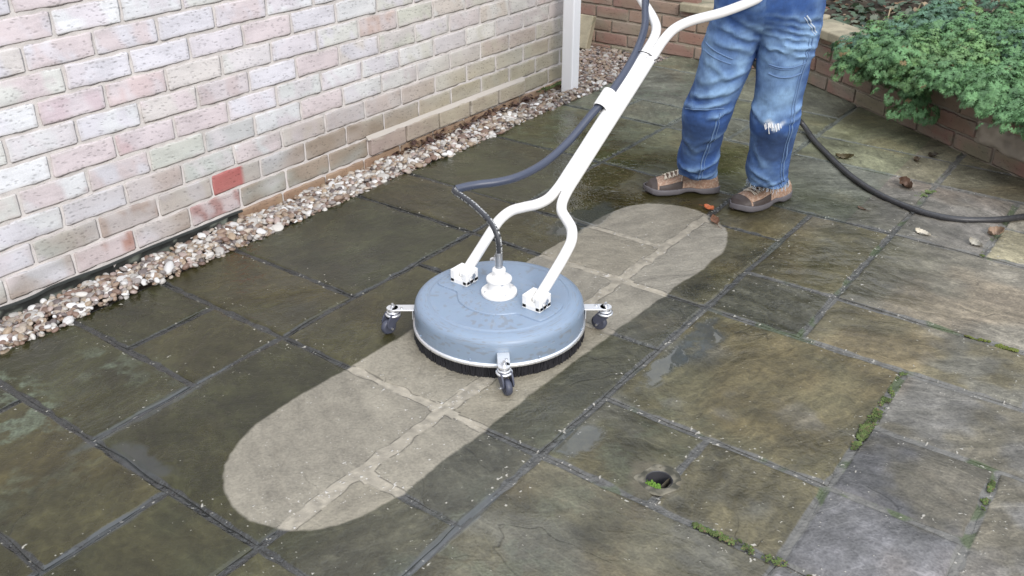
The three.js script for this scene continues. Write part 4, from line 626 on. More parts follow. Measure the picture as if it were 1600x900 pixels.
  // swivel
  const sw = part('swivel_hub', lathe([[0.0005, 0.2105], [0.012, 0.2102], [0.0165, 0.2070], [0.0175, 0.2010], [0.016, 0.1950], [0.0145, 0.1910], [0.0165, 0.1865], [0.0225, 0.1835], [0.030, 0.1815], [0.0328, 0.1785], [0.0330, 0.1730], [0.0310, 0.1705], [0.0288, 0.1680], [0.0288, 0.1500], [0.0305, 0.1455], [0.0345, 0.1425], [0.0440, 0.1405], [0.0462, 0.1380], [0.0462, 0.1310], [0.0445, 0.1285], [0.044, 0.1250]], 56).scale(1.14, 1.03, 1.14).translate(0, -0.0037, 0), white, t);
  for (let i = 0; i < 4; i++) { const a = i * 1.5708 + 0.5; part('bolt', new THREE.CylinderGeometry(0.0028, 0.0028, 0.003, 8).translate(Math.cos(a) * 0.0445, 0.1430, Math.sin(a) * 0.0445), steel, sw); }
  part('grub_screw', new THREE.CylinderGeometry(0.003, 0.003, 0.003, 8).rotateX(Math.PI / 2).translate(0, 0.1745, 0.0374).rotateY(0.9), steel, sw);
  // handle brackets
  for (const s of [-1, 1]) {
    const bx = s * 0.131, l = [];
    const blk = new RoundedBoxGeometry(0.062, 0.018, 0.056, 2, 0.003).translate(bx, 0.135, -0.002); l.push(blk);
    for (const q of [-1, 1]) { l.push(new RoundedBoxGeometry(0.017, 0.040, 0.056, 2, 0.003).translate(bx + q * 0.0225, 0.149, -0.002)); }
    const br = part('handle_bracket', merge(l), white, t);
    part('pivot_bolt', merge([new THREE.CylinderGeometry(0.0065, 0.0065, 0.064, 14).rotateZ(Math.PI / 2).translate(bx, 0.152, -0.005), new THREE.CylinderGeometry(0.009, 0.009, 0.004, 6).rotateZ(Math.PI / 2).translate(bx + 0.0325, 0.152, -0.005), new THREE.CylinderGeometry(0.009, 0.009, 0.004, 6).rotateZ(Math.PI / 2).translate(bx - 0.0325, 0.152, -0.005)]), steel, br);
    part('locking_pin', new THREE.TorusGeometry(0.011, 0.0012, 6, 24).rotateY(Math.PI / 2).translate(bx + 0.034, 0.143, 0.004), steel, br);
  }
  // handle: two bent tubes that meet in a double stem and spread again
  const rel = p => p.map(q => [q[0] - MC[0], q[1], q[2] - MC[2]]);
  const TR = 0.0158;
  const left = rel([[-1.5921, 0.1500, -1.9254], [-1.5925, 0.1906, -1.9884], [-1.5939, 0.2374, -2.0615], [-1.5915, 0.2633, -2.1021], [-1.5737, 0.2841, -2.1335], [-1.5406, 0.2976, -2.1538], [-1.5045, 0.3101, -2.1731], [-1.4827, 0.3246, -2.1964], [-1.4727, 0.3464, -2.2298], [-1.4700, 0.3930, -2.3017], [-1.4689, 0.4759, -2.4301], [-1.4674, 0.5793, -2.5907], [-1.4663, 0.6618, -2.7186], [-1.4673, 0.6969, -2.7730], [-1.4793, 0.7206, -2.8092], [-1.5087, 0.7412, -2.8414], [-1.5889, 0.7813, -2.9037], [-1.6659, 0.8214, -2.9640], [-1.7165, 0.8574, -3.0192], [-1.7365, 0.8729, -3.0951], [-1.7363, 0.8760, -3.1662]]);
  const right = rel([[-1.3268, 0.1500, -1.9254], [-1.3263, 0.1906, -1.9884], [-1.3277, 0.2374, -2.0615], [-1.3336, 0.2633, -2.1021], [-1.3539, 0.2841, -2.1335], [-1.3845, 0.2976, -2.1538], [-1.4152, 0.3101, -2.1731], [-1.4304, 0.3246, -2.1964], [-1.4368, 0.3464, -2.2298], [-1.4372, 0.3930, -2.3017], [-1.4360, 0.4759, -2.4301], [-1.4346, 0.5793, -2.5907], [-1.4335, 0.6618, -2.7186], [-1.4315, 0.6969, -2.7730], [-1.4199, 0.7257, -2.8183], [-1.3858, 0.7484, -2.8525], [-1.2934, 0.7813, -2.9037], [-1.2163, 0.8194, -2.9620], [-1.1648, 0.8554, -3.0161], [-1.1390, 0.8729, -3.0951], [-1.1388, 0.8760, -3.1662]]);
  part('handle_tube', capTube(left, TR, 220, 20), white, t); part('handle_tube', capTube(right, TR, 220, 20), white, t);
  const grip = new THREE.MeshStandardMaterial({ color: lin(0.03, 0.03, 0.03), roughness: 0.7 });
  for (const [x, y, z] of [[-1.7365, 0.8749, -3.0603], [-1.1389, 0.8749, -3.0603]]) { const L = []; for (let i = 0; i < 9; i++) L.push(new THREE.TorusGeometry(0.0185, 0.003, 6, 18).translate(0, 0, -i * 0.012)); L.push(new THREE.CylinderGeometry(0.0192, 0.0192, 0.115, 18).rotateX(Math.PI / 2).translate(0, 0, -0.05)); part('grip', merge(L).translate(x - MC[0], y, z - MC[2]), grip, t); }
  // web welded between the stems near the bottom fork, clip that holds the hose, cable tie
  part('stem_weld', merge([rod([-1.4542 - MC[0], 0.3433, -2.2299 - MC[2]], [-1.4498 - MC[0], 0.6722, -2.7388 - MC[2]], 0.007, 0.007, 8)]), white, t);
  const dir = V(0, 0.53, -0.848).normalize(), nrm = V(0, 0.848, 0.53).normalize();
  { const c = V(-1.4757 - MC[0], 0.5338, -2.5231 - MC[2]).addScaledVector(nrm, 0.020); const g = lathe([[0.0215, -0.034], [0.0245, -0.0345], [0.0248, 0.034], [0.0215, 0.0345], [0.0212, -0.034]], 28); g.applyQuaternion(new THREE.Quaternion().setFromUnitVectors(V(0, 1, 0), dir)).translate(c.x - 0.010, c.y, c.z); part('hose_clip', g, white, t); }
  { const g = new THREE.TorusGeometry(0.030, 0.0018, 6, 40).scale(1.15, 0.95, 1); g.applyQuaternion(new THREE.Quaternion().setFromUnitVectors(V(0, 0, 1), dir)).translate(-1.4567 - MC[0], 0.6495, -2.7026 - MC[2]); part('cable_tie', merge([g, rod([-1.4281 - MC[0], 0.6464, -2.6924 - MC[2]], [-1.4045 - MC[0], 0.6577, -2.6973 - MC[2]], 0.0015)]), black, t); }
  // castors on four arms
  const r0 = rng(5);
  [[-0.80, 0.60, 0.7], [0.80, -0.60, 2.6], [0.635, 0.772, 0.35], [-0.635, -0.772, 1.4]].forEach(([dx, dz, spin], n) => {
    const l = Math.hypot(dx, dz), a = Math.atan2(dx / l, dz / l), G = g => g.rotateY(a);
    const PR = 0.312;
    const arm = [new RoundedBoxGeometry(0.034, 0.0045, 0.066, 2, 0.0018).translate(0, 0.0805, 0.281), new RoundedBoxGeometry(0.034, 0.030, 0.004, 2, 0.0015).translate(0, 0.0655, 0.2525), new THREE.CylinderGeometry(0.017, 0.017, 0.0045, 24, 1).translate(0, 0.0805, PR + 0.001)];
    const am = part('caster_arm', G(merge(arm)), alu, t);
    part('bolt', G(merge([new THREE.CylinderGeometry(0.0075, 0.0075, 0.005, 6).translate(0, 0.085, PR), new THREE.CylinderGeometry(0.0038, 0.0038, 0.012, 10).translate(0, 0.090, PR), new THREE.CylinderGeometry(0.0045, 0.0045, 0.003, 6).translate(0.007, 0.084, 0.285)])), steel, am);
    part('swivel_race', G(merge([new THREE.TorusGeometry(0.0155, 0.0034, 8, 28).rotateX(Math.PI / 2).translate(0, 0.0690, PR), new THREE.TorusGeometry(0.0195, 0.0038, 8, 28).rotateX(Math.PI / 2).translate(0, 0.0615, PR), new THREE.CylinderGeometry(0.009, 0.013, 0.021, 18).translate(0, 0.070, PR)])), alu, am);
    const T = g => G(g.scale(0.93, 0.88, 0.90).rotateY(spin).translate(0, 0, PR));
    const ck = new THREE.Shape(); ck.moveTo(-0.016, 0); ck.lineTo(0.016, 0); ck.quadraticCurveTo(0.034, -0.018, 0.034, -0.036); ck.quadraticCurveTo(0.031, -0.05, 0.019, -0.048); ck.quadraticCurveTo(0.002, -0.03, -0.016, -0.014); ck.lineTo(-0.016, 0);
    const cheek = q => new THREE.ExtrudeGeometry(ck, { depth: 0.0035, bevelEnabled: true, bevelThickness: 0.001, bevelSize: 0.001, bevelSegments: 2 }).rotateY(-Math.PI / 2).translate(q + 0.0018, 0.076, 0);
    part('caster_fork', T(merge([cheek(-0.0155), cheek(0.0155), new RoundedBoxGeometry(0.034, 0.006, 0.034, 2, 0.002).translate(0, 0.0755, 0)])), rubber, am);
    const wl = lathe([[0.004, -0.0105], [0.014, -0.0105], [0.015, -0.0085], [0.0175, -0.0105], [0.0225, -0.0095], [0.0262, -0.0055], [0.027, 0], [0.0262, 0.0055], [0.0225, 0.0095], [0.0175, 0.0105], [0.015, 0.0085], [0.014, 0.0105], [0.004, 0.0105]], 32).rotateZ(Math.PI / 2).translate(0, 0.0285, 0.020);
    part('caster_wheel', T(wl), rubber, am);
    part('axle', T(new THREE.CylinderGeometry(0.004, 0.004, 0.046, 8).rotateZ(Math.PI / 2).translate(0, 0.0285, 0.020)), steel, am);
  });
}
// ------------------------------------------------------------------ hoses
{
  const t = thing('machine_hose', 'blue-grey hose running from the machine hub up along its white handle', 'hose', [-1.46, 0.211, -1.92]);
  const o = t.position, rel = p => p.map(q => [q[0] - o.x, q[1] - o.y, q[2] - o.z]);
  const print = dataTex((i, j) => { // black rubber with broken white stencil marks along one side
    const u = i / 2048, v = j / 64; let c = [0.03, 0.032, 0.036]; const r = fbm(i * 0.1, j * 0.2, 3); c = c.map(k => k * (0.6 + 0.9 * r));
    const cell = Math.floor(i / 34), f = (i % 34) / 34, on = PERM[(cell * 7 + 3) & 255] / 255; const band = v % 0.5 > 0.02 && v % 0.5 < 0.30; const sub = PERM[(Math.floor(i / 6) * 5 + Math.floor(v * 24) * 3) & 255] / 255;
    if (band && on > 0.22 && f < 0.78 && sub > 0.42) c = [0.62, 0.62, 0.6];
    return c.map(toS);
  }, 2048, 64, true);
  const lead = tube(rel([[-1.4597, 0.2596, -1.9223], [-1.4626, 0.2937, -1.9230], [-1.4757, 0.3217, -1.9268], [-1.5053, 0.3424, -1.9358], [-1.5411, 0.3579, -1.9428], [-1.5820, 0.3713, -1.9508], [-1.6230, 0.3796, -1.9579], [-1.6497, 0.3828, -1.9640], [-1.6609, 0.3848, -1.9721], [-1.6557, 0.3864, -1.9844]]), 0.0092, 120, 16);
  part('printed_lead', lead, new THREE.MeshStandardMaterial({ map: print, roughness: 0.45 }), t);
  const steel = new THREE.MeshStandardMaterial({ color: lin(0.5, 0.52, 0.55), roughness: 0.3, metalness: 0.9 });
  part('crimped_fitting', merge([lathe([[0.0005, 0], [0.0105, 0], [0.0108, 0.006], [0.0095, 0.008], [0.0112, 0.0105], [0.0112, 0.014], [0.0103, 0.0155], [0.0112, 0.017], [0.0112, 0.026], [0.0103, 0.0275], [0.0112, 0.029], [0.0112, 0.046], [0.0095, 0.052]], 24).translate(0, -0.002, 0)]), steel, t);
  const hoseM = new THREE.MeshPhysicalMaterial({ color: lin(0.040, 0.050, 0.080), roughness: 0.42, clearcoat: 0.2, clearcoatRoughness: 0.4 });
  const n = V(0, 0.848, 0.53);
  const al = (k, x, off) => [x, 0.53 * k * 1 + 0.185 + n.y * off, -1.87 - 0.848 * k + n.z * off];   // k metres up the handle
  const outer = tube(rel([[-1.6598, 0.3854, -1.9762], [-1.6494, 0.3875, -1.9976], [-1.6277, 0.3892, -2.0333], [-1.5864, 0.3914, -2.0844], [-1.5553, 0.3967, -2.1404], [-1.5362, 0.4104, -2.2474], [-1.5201, 0.4510, -2.3591], [-1.4986, 0.5224, -2.4652], [-1.4853, 0.5534, -2.5126], [-1.4811, 0.5947, -2.5812], [-1.4825, 0.6453, -2.6619], [-1.4921, 0.6876, -2.7274], [-1.5161, 0.7288, -2.7979], [-1.5543, 0.7700, -2.8632], [-1.5925, 0.8163, -2.9285], [-1.6243, 0.8779, -2.9933], [-1.6130, 0.9600, -3.0626], [-1.5308, 0.9908, -3.1229]]), 0.0125, 220, 18);
  part('outer_hose', outer, hoseM, t);
}
{
  const t = thing('black_hose', 'thick black hose curving over the slabs from behind the person to the right', 'hose', [-0.74, 0, -3.54]);
  const o = t.position, P = [[-1.47, 1.0, -3.10], [-1.42, 0.9, -3.28], [-1.46, 0.70, -3.44], [-1.52, 0.50, -3.65], [-1.52, 0.31, -3.90], [-1.475, 0.14, -4.10], [-1.41, 0.03, -4.19], [-1.32, 0.014, -4.08], [-1.2, 0.014, -3.93], [-1.02, 0.014, -3.725], [-0.87, 0.014, -3.605], [-0.74, 0.014, -3.545], [-0.64, 0.014, -3.528], [-0.56, 0.014, -3.545], [-0.46, 0.014, -3.615], [-0.37, 0.014, -3.72], [-0.25, 0.014, -3.9], [-0.05, 0.02, -4.02]].map(q => [q[0] - o.x, q[1], q[2] - o.z]);
  const tx = dataTex((i, j) => { const v = 0.022 + 0.02 * fbm(i * 0.05, j * 0.2, 3) + 0.03 * sstep(0.66, 0.8, fbm(i * 0.09 + 4, j * 0.4, 3)); return [toS(v), toS(v), toS(v * 1.06)]; }, 512, 64, true); tx.repeat.set(12, 1);
  part('hose', tube(P, 0.0118, 260, 16), new THREE.MeshStandardMaterial({ map: tx, roughness: 0.42 }), t);
}
//PERSON-BEGIN
// ------------------------------------------------------------------ the person at the handle
{
  const t = thing('person', 'person in faded ripped jeans and brown lace-up shoes holding the white machine handle', 'person', [-1.32, 0, -3.2]);
  const O = t.position;
  const F = [-0.62, 0.785], RT = [-0.785, -0.62];           // facing, and the person's own right
  // ---- joints (world)
  const A = { hip: [-1.292, 0.775, -3.075], knee: [-1.376, 0.395, -3.045], shin: [-1.432, 0.2, -3.125], ank: [-1.459, 0.05, -3.200] };
  const B = { hip: [-1.142, 0.775, -3.120], knee: [-1.157, 0.395, -3.135], shin: [-1.182, 0.2, -3.19], ank: [-1.193, 0.05, -3.275] };
  const waist = [-1.225, 0.98, -3.10], chest = [-1.275, 1.20, -3.035], neck = [-1.305, 1.375, -2.995];
  const shR = [chest[0] + RT[0] * 0.165, 1.315, chest[2] + RT[1] * 0.165 + 0.02], shL = [chest[0] - RT[0] * 0.165, 1.315, chest[2] - RT[1] * 0.165 + 0.02];
  const haR = [-1.7365, 0.8879, -3.1103], haL = [-1.1389, 0.8879, -3.1103];
  const elR = [-1.64, 1.09, -3.24], elL = [-1.02, 1.10, -3.12];
  // ---- trousers
  const ridge = v => { const s = Math.sin(v); return s > 0 ? s * s * (0.5 + 0.5 * s) : -0.25 * s * s; };
  const legD = (x, y, z, L, front) => {
    let d = cone(x, y, z, L.hip, L.knee, 0.099, 0.078);
    d = smin(d, cone(x, y, z, L.knee, L.shin, 0.078, 0.072), 0.03);
    d = smin(d, cone(x, y, z, L.shin, L.ank, 0.072, 0.072), 0.03);
    return d;
  };
  const axisAt = (L, y) => { const P = y > L.knee[1] ? [L.hip, L.knee] : y > L.shin[1] ? [L.knee, L.shin] : [L.shin, L.ank]; const k = (P[0][1] - y) / (P[0][1] - P[1][1]); return [mix(P[0][0], P[1][0], k), mix(P[0][2], P[1][2], k)]; };
  const fold = (x, y, z, L, sd) => {
    const a = axisAt(L, y), th = Math.atan2(x - a[0], z - a[1]);
    const w = (vn3(x * 9 + sd, y * 7, z * 9) - 0.5) * 3.2;
    const t2 = Math.atan2((x - a[0]) * RT[0] + (z - a[1]) * RT[1], (x - a[0]) * F[0] + (z - a[1]) * F[1]);
    let f = 0;
    f += 0.0030 * sstep(0.27, 0.10, y) * ridge(y * 74 + Math.sin(th + sd) * 2.6 + w * 1.4);
    f += 0.0024 * sstep(0.53, 0.62, y) * sstep(0.86, 0.76, y) * ridge(y * 118 + Math.sin(th + 0.8) * 3.0 + w + sd * 2);
    for (const [a0, y0, a1, y1, am, sg] of (L === B ? CR_B : CR_A)) {
      const u0 = a0 * 0.08, u1 = a1 * 0.08, u = t2 * 0.08 + (vn(y * 30, t2 * 3 + sd) - 0.5) * 0.012, v = y + (vn(t2 * 4 + a0 * 9, y0 * 50) - 0.5) * 0.014;
      const ex = u1 - u0, ey = y1 - y0, k = clamp(((u - u0) * ex + (v - y0) * ey) / (ex * ex + ey * ey));
      const px = u - u0 - ex * k, py = v - y0 - ey * k, q = (px * px + py * py) / (sg * sg); if (q > 9) continue;
      const up = (py > 0 ? 1 : -1) * Math.sqrt(q); f += am * (Math.exp(-q) - 0.55 * Math.exp(-((up + 1.7) ** 2) * 1.1)) * (0.35 + 0.65 * Math.sin(Math.PI * clamp(k, 0.08, 0.92)));
    }
    f += 0.012 * (vn3(x * 13 + sd, y * 9, z * 13) - 0.5) + 0.006 * (vn3(x * 34, y * 22 + sd, z * 34) - 0.5);
    return f;
  };
  const CR_B = [[-2.3, 0.755, -0.1, 0.775, 0.008, 0.008], [-2.2, 0.730, -0.2, 0.757, 0.009, 0.008], [-2.3, 0.705, -0.3, 0.735, 0.009, 0.008], [-2.1, 0.690, -0.1, 0.708, 0.008, 0.007], [-2.3, 0.655, -0.6, 0.682, 0.009, 0.008], [-1.7, 0.640, 0.0, 0.665, 0.007, 0.007], [-2.4, 0.63, -1.2, 0.640, 0.006, 0.007],
    [-2.6, 0.47, -1.7, 0.43, 0.007, 0.009], [-2.4, 0.42, -1.5, 0.405, 0.006, 0.008], [0.4, 0.44, -0.5, 0.40, 0.006, 0.009], [-2.2, 0.34, -1.6, 0.24, 0.007, 0.009], [-0.2, 0.30, -0.8, 0.22, 0.006, 0.010],
    [-2.3, 0.175, -0.9, 0.135, 0.010, 0.009], [-0.2, 0.20, -1.2, 0.155, 0.008, 0.009], [-2.0, 0.125, -0.5, 0.118, 0.010, 0.008], [-0.1, 0.135, -1.0, 0.105, 0.008, 0.008]].map(c => { c[4] *= 1.05; return c; });
  const CR_A = [[-2.3, 0.70, -0.8, 0.755, 0.009, 0.009], [-2.3, 0.665, -0.5, 0.715, 0.009, 0.009], [-2.1, 0.63, -0.3, 0.675, 0.007, 0.009], [-2.2, 0.575, -0.3, 0.520, 0.009, 0.011], [-0.2, 0.60, -1.4, 0.545, 0.007, 0.010], [-2.0, 0.515, -0.5, 0.470, 0.010, 0.011],
    [-1.7, 0.455, 0.3, 0.425, 0.012, 0.010], [0.2, 0.465, -1.1, 0.475, 0.008, 0.010], [-2.1, 0.43, -1.2, 0.40, 0.010, 0.010], [-2.3, 0.345, -0.9, 0.285, 0.008, 0.011], [0.1, 0.31, -1.0, 0.255, 0.008, 0.012],
    [-2.4, 0.21, -0.8, 0.160, 0.013, 0.010], [0.0, 0.175, -1.2, 0.150, 0.010, 0.009], [-2.1, 0.145, -1.0, 0.115, 0.009, 0.009]];
  const hemA = (x, y, z) => (0.098 + 0.10 * (x + 1.462) * 0.6 + (z + 3.185) * 0.12 + (vn(x * 30, z * 30) - 0.5) * 0.012) - y;
  const hemB = (x, y, z) => (0.106 + (z + 3.275) * 0.14 + (vn(x * 30, z * 30 + 5) - 0.5) * 0.012) - y;
  const jeansSdf = (x, y, z) => {
    let a = legD(x, y, z, A), b = legD(x, y, z, B);
    if (a < 0.06) a -= fold(x, y, z, A, 1.7); if (b < 0.06) b -= fold(x, y, z, B, 4.1);
    a = Math.max(a, hemA(x, y, z)); b = Math.max(b, hemB(x, y, z));
    let d = smin(a, b, 0.008);
    let p = cone(x, y, z, [-1.285, 0.835, -3.085], [-1.155, 0.835, -3.120], 0.108, 0.108);
    p = smin(p, cone(x, y, z, [-1.228, 0.82, -3.10], waist, 0.135, 0.128), 0.05);
    if (p < 0.05) p -= 0.008 * (vn3(x * 16, y * 11, z * 16) - 0.5);
    d = smin(d, p, 0.03);
    return Math.max(d, y - 0.985);
  };
  const mv = g => g.translate(-O.x, -O.y, -O.z);
  const jg = nets(jeansSdf, [-1.58, 0.02, -3.36], [-1.00, 1.0, -2.90], 0.0068);
  const camP = V(0, 1.45, 0);
  const denim = dataTex((i, j) => { const tw = ((i + j * 2) % 6) / 6, n = fbm(i * 0.02, j * 0.02, 4), g = vn(i * 0.7, j * 0.5), sl = vn(i * 0.35, j * 0.03); const k = 0.72 + 0.22 * n + 0.20 * (g - 0.5) + 0.16 * (sl - 0.5) + (tw < 0.5 ? 0.07 : -0.02); return [toS(k * 0.97), toS(k), toS(k * 1.02)]; }, 1024, 1024, true);
  const KN = [F[0] * Math.cos(-0.9) + RT[0] * Math.sin(-0.9), F[1] * Math.cos(-0.9) + RT[1] * Math.sin(-0.9)], KR = [-KN[1], KN[0]];
  const tone = (x, y, z) => {    // dye: deep blue, worn pale on the thighs, knees and edges
    const base = [0.034, 0.088, 0.255], pale = [0.245, 0.385, 0.575], white = [0.62, 0.67, 0.72];
    const leg = legD(x, y, z, A) < legD(x, y, z, B) ? A : B, a = axisAt(leg, y);
    const fr = ((x - a[0]) * KN[0] + (z - a[1]) * KN[1]) / 0.085, sd = ((x - a[0]) * KR[0] + (z - a[1]) * KR[1]) / 0.085;
    const n = fbm(x * 18 + y * 9, y * 14 + z * 18, 4), n2 = fbm(x * 60 + z * 30, y * 90 + z * 40, 4);
    const fo = fold(x, y, z, leg, leg === A ? 1.7 : 4.1); let w = 0.25 * sstep(0.35, 0.7, n) + clamp((fo - 0.001) * 42, -0.25, 0.5) * (0.5 + n);
    w += 0.55 * sstep(-0.1, 0.9, fr) * sstep(0.40, 0.52, y) * sstep(0.80, 0.66, y) * (0.5 + 0.6 * n);
    if (leg === B) { const q = Math.hypot((fr - 0.65) * 0.5, (sd - 0.05) * 0.75, (y - 0.455) / 0.10); w += 0.75 * sstep(1.0, 0.25, q); }
    w += 0.35 * sstep(0.2, 0.09, y) * sstep(0.4, 0.6, n2);
    let c = mix3(base, pale, clamp(w));
    if (leg === B) {
      const dk = Math.hypot((sd + 0.15) / 0.85, (y - 0.305) / 0.072); c = mix3(c, [0.028, 0.058, 0.145], 0.85 * sstep(1.05, 0.75, dk + (n - 0.5) * 0.3) * sstep(-0.2, 0.2, fr));   // darker unfaded patch under the rip
      const rp = Math.hypot((sd + 0.12) / 0.46, (y - (0.394 + 0.01 * Math.sin(sd * 9))) / 0.017); c = mix3(c, white, 0.85 * sstep(1.1, 0.5, rp + (n2 - 0.5) * 0.5) * sstep(0.1, 0.4, fr));
    } else { const dk = Math.hypot(sd / 1.1, (y - 0.31) / 0.085); c = mix3(c, [0.034, 0.072, 0.175], 0.6 * sstep(1.1, 0.6, dk + (n - 0.5) * 0.4)); }
    const k = 0.70 + 0.60 * n2; return [c[0] * k, c[1] * k, c[2] * k];
  };
  setColors(jg, tone);
  uvPlanar(jg, (x, y, z) => (x * 0.78 - z * 0.62) * 4, (x, y) => y * 4);
  const jeans = part('jeans', mv(jg), new THREE.MeshStandardMaterial({ map: denim, bumpMap: denim, bumpScale: 0.0012, vertexColors: true, roughness: 0.92 }), t);
  // ---- seams, hems and pocket edges: thin welts laid on the cloth
  const onCloth = (p0, dir) => { let k = 0, hit = false; for (let i = 0; i < 90; i++) { const d = jeansSdf(p0[0] + dir[0] * k, p0[1] + dir[1] * k, p0[2] + dir[2] * k); if (d < 0.0008) { hit = true; break; } k += d * 0.7; } if (!hit || k > 0.23) return null; return [p0[0] + dir[0] * k - dir[0] * 0.0008, p0[1] + dir[1] * k, p0[2] + dir[2] * k - dir[2] * 0.0008]; };
  const wrap = (L, list) => list.map(([y, ang]) => { const a = axisAt(L, y), ux = F[0] * Math.cos(ang) + RT[0] * Math.sin(ang), uz = F[1] * Math.cos(ang) + RT[1] * Math.sin(ang); return onCloth([a[0] + ux * 0.2, y, a[1] + uz * 0.2], [-ux, 0, -uz]); }).filter(q => q);
  const span = (y0, y1, a0, a1, n = 26, bow = 0) => Array.from({ length: n }, (_, i) => { const k = i / (n - 1); return [mix(y0, y1, k) + bow * Math.sin(k * Math.PI), mix(a0, a1, k)]; });
  const welt = new THREE.MeshStandardMaterial({ color: lin(0.13, 0.21, 0.36), roughness: 0.95 }), pale = new THREE.MeshStandardMaterial({ color: lin(0.42, 0.48, 0.55), roughness: 0.95 });
  const seams = [];
  const line = (L, sp, r) => { const p = wrap(L, sp); if (p.length > 3) seams.push(mv(tube(p, r, 120, 6))); };
  line(B, span(0.70, 0.10, -1.85, -1.70, 50), 0.0026); line(B, span(0.70, 0.10, -1.72, -1.57, 50), 0.0014);
  line(A, span(0.42, 0.10, -1.55, -1.15, 40), 0.0026); line(A, span(0.42, 0.10, -1.68, -1.28, 40), 0.0014);
  line(B, span(0.604, 0.618, -0.45, -1.9, 26, -0.012), 0.0022); line(B, span(0.572, 0.580, -0.45, -1.75, 26, -0.012), 0.0026); line(B, span(0.597, 0.611, -0.45, -1.9, 26, -0.012), 0.0013);
  line(A, span(0.655, 0.615, 0.1, -1.25, 26), 0.0022); line(A, span(0.63, 0.598, 0.1, -1.25, 26), 0.0018);
  line(A, span(0.415, 0.435, 0.1, -1.7, 26, 0.006), 0.0022);
  part('seams', merge(seams), welt, jeans);
  part('pocket_edge', merge([mv(tube(wrap(B, span(0.775, 0.715, -1.45, -1.95, 20)), 0.0028, 50, 6)), mv(tube(wrap(B, span(0.77, 0.710, -1.38, -1.88, 20)), 0.0014, 50, 6))]), pale, jeans);
  { const r = rng(9), th = []; for (let i = 0; i < 16; i++) { const a = -1.35 + r() * 0.75, y = 0.392 + r() * 0.012; const l = 0.008 + r() * (i < 3 ? 0.03 : 0.014); const wp = wrap(B, span(y, y - l, a + 0.05, a + (r() - 0.5) * 0.1, 6)); if (wp.length > 3) th.push(mv(tube(wp, 0.0011 + r() * 0.0008, 10, 5))); } part('frayed_threads', merge(th), new THREE.MeshStandardMaterial({ color: lin(0.8, 0.8, 0.8), roughness: 1 }), jeans); }
  { const r = rng(19), th = []; for (let i = 0; i < 70; i++) { const a = -2.4 + r() * 2.8, ax = [-1.191, -3.258], ux = F[0] * Math.cos(a) + RT[0] * Math.sin(a), uz = F[1] * Math.cos(a) + RT[1] * Math.sin(a), y = 0.115 + r() * 0.012; const p = onCloth([ax[0] + ux * 0.18, y, ax[1] + uz * 0.18], [-ux, 0, -uz]); if (p) th.push(mv(rod([p[0], p[1] + 0.004, p[2]], [p[0] + ux * 0.003 + (r() - 0.5) * 0.006, p[1] - 0.008 - r() * 0.01, p[2] + uz * 0.003 + (r() - 0.5) * 0.006], 0.001, 0.0007, 4))); } part('frayed_hem', merge(th), pale, jeans); }

  // ---- shoes
  const leatherTex = dataTex((i, j) => { const n = fbm(i * 0.03, j * 0.03, 4), g = vn(i * 0.6, j * 0.6), mo = sstep(0.45, 0.65, fbm(i * 0.05 + 7, j * 0.05, 4)); let c = mix3([0.30, 0.185, 0.125], [0.40, 0.29, 0.215], mo); const k = 0.7 + 0.45 * n + 0.25 * (g - 0.5); return c.map(v => toS(v * k)); }, 512, 512, true);
  const leather = new THREE.MeshStandardMaterial({ map: leatherTex, bumpMap: leatherTex, bumpScale: 0.0012, roughness: 0.75 });
  const darkL = new THREE.MeshStandardMaterial({ color: lin(0.05, 0.038, 0.034), roughness: 0.6 });
  const soleM = new THREE.MeshStandardMaterial({ color: lin(0.105, 0.098, 0.105), roughness: 0.6 });
  const tongueM = new THREE.MeshStandardMaterial({ color: lin(0.13, 0.085, 0.06), roughness: 0.9, side: THREE.DoubleSide });
  const laceM = new THREE.MeshStandardMaterial({ color: lin(0.58, 0.51, 0.41), roughness: 0.95 });
  const W = s => { const k = [[0, 0.012], [0.03, 0.026], [0.1, 0.034], [0.22, 0.039], [0.4, 0.039], [0.55, 0.046], [0.7, 0.052], [0.82, 0.050], [0.91, 0.041], [0.97, 0.021], [1, 0.006]]; for (let i = 1; i < k.length; i++) if (s <= k[i][0]) { const u = (s - k[i - 1][0]) / (k[i][0] - k[i - 1][0]); return mix(k[i - 1][1], k[i][1], u * u * (3 - 2 * u) * 0.4 + u * 0.6); } return 0.006; };
  const HT = s => { const k = [[0, 0.030], [0.03, 0.066], [0.1, 0.086], [0.25, 0.090], [0.38, 0.096], [0.5, 0.086], [0.62, 0.074], [0.74, 0.063], [0.85, 0.055], [0.93, 0.044], [0.98, 0.028], [1, 0.008]]; for (let i = 1; i < k.length; i++) if (s <= k[i][0]) { const u = (s - k[i - 1][0]) / (k[i][0] - k[i - 1][0]); return mix(k[i - 1][1], k[i][1], u); } return 0.008; };
  const BEND = s => 0.004 * Math.sin(s * 3.1) - 0.010 * sstep(0.5, 1, s);
  const LEN = 0.295, bottom = s => 0.004 + 0.010 * sstep(0.82, 1, s) ** 1.3 + 0.0095 * sstep(0.22, 0.36, s) * sstep(0.58, 0.44, s);
  const soleTop = s => 0.027 + 0.007 * sstep(0.75, 1, s) + 0.003 * sstep(0.2, 0, s) + 0.004 * sstep(0.3, 0.4, s) * sstep(0.6, 0.45, s);
  const surf = (s, ph, off, side) => { const w = W(s) + off, h = HT(s) - 0.022 + off, c = Math.cos(ph), q = Math.sin(ph); const y = 0.022 + h * Math.pow(Math.abs(q), 0.75), z = w * Math.sign(c) * Math.pow(Math.abs(c), 0.72) * (1 - 0.12 * q * q) + side * BEND(s); return [s * LEN, y, z]; };
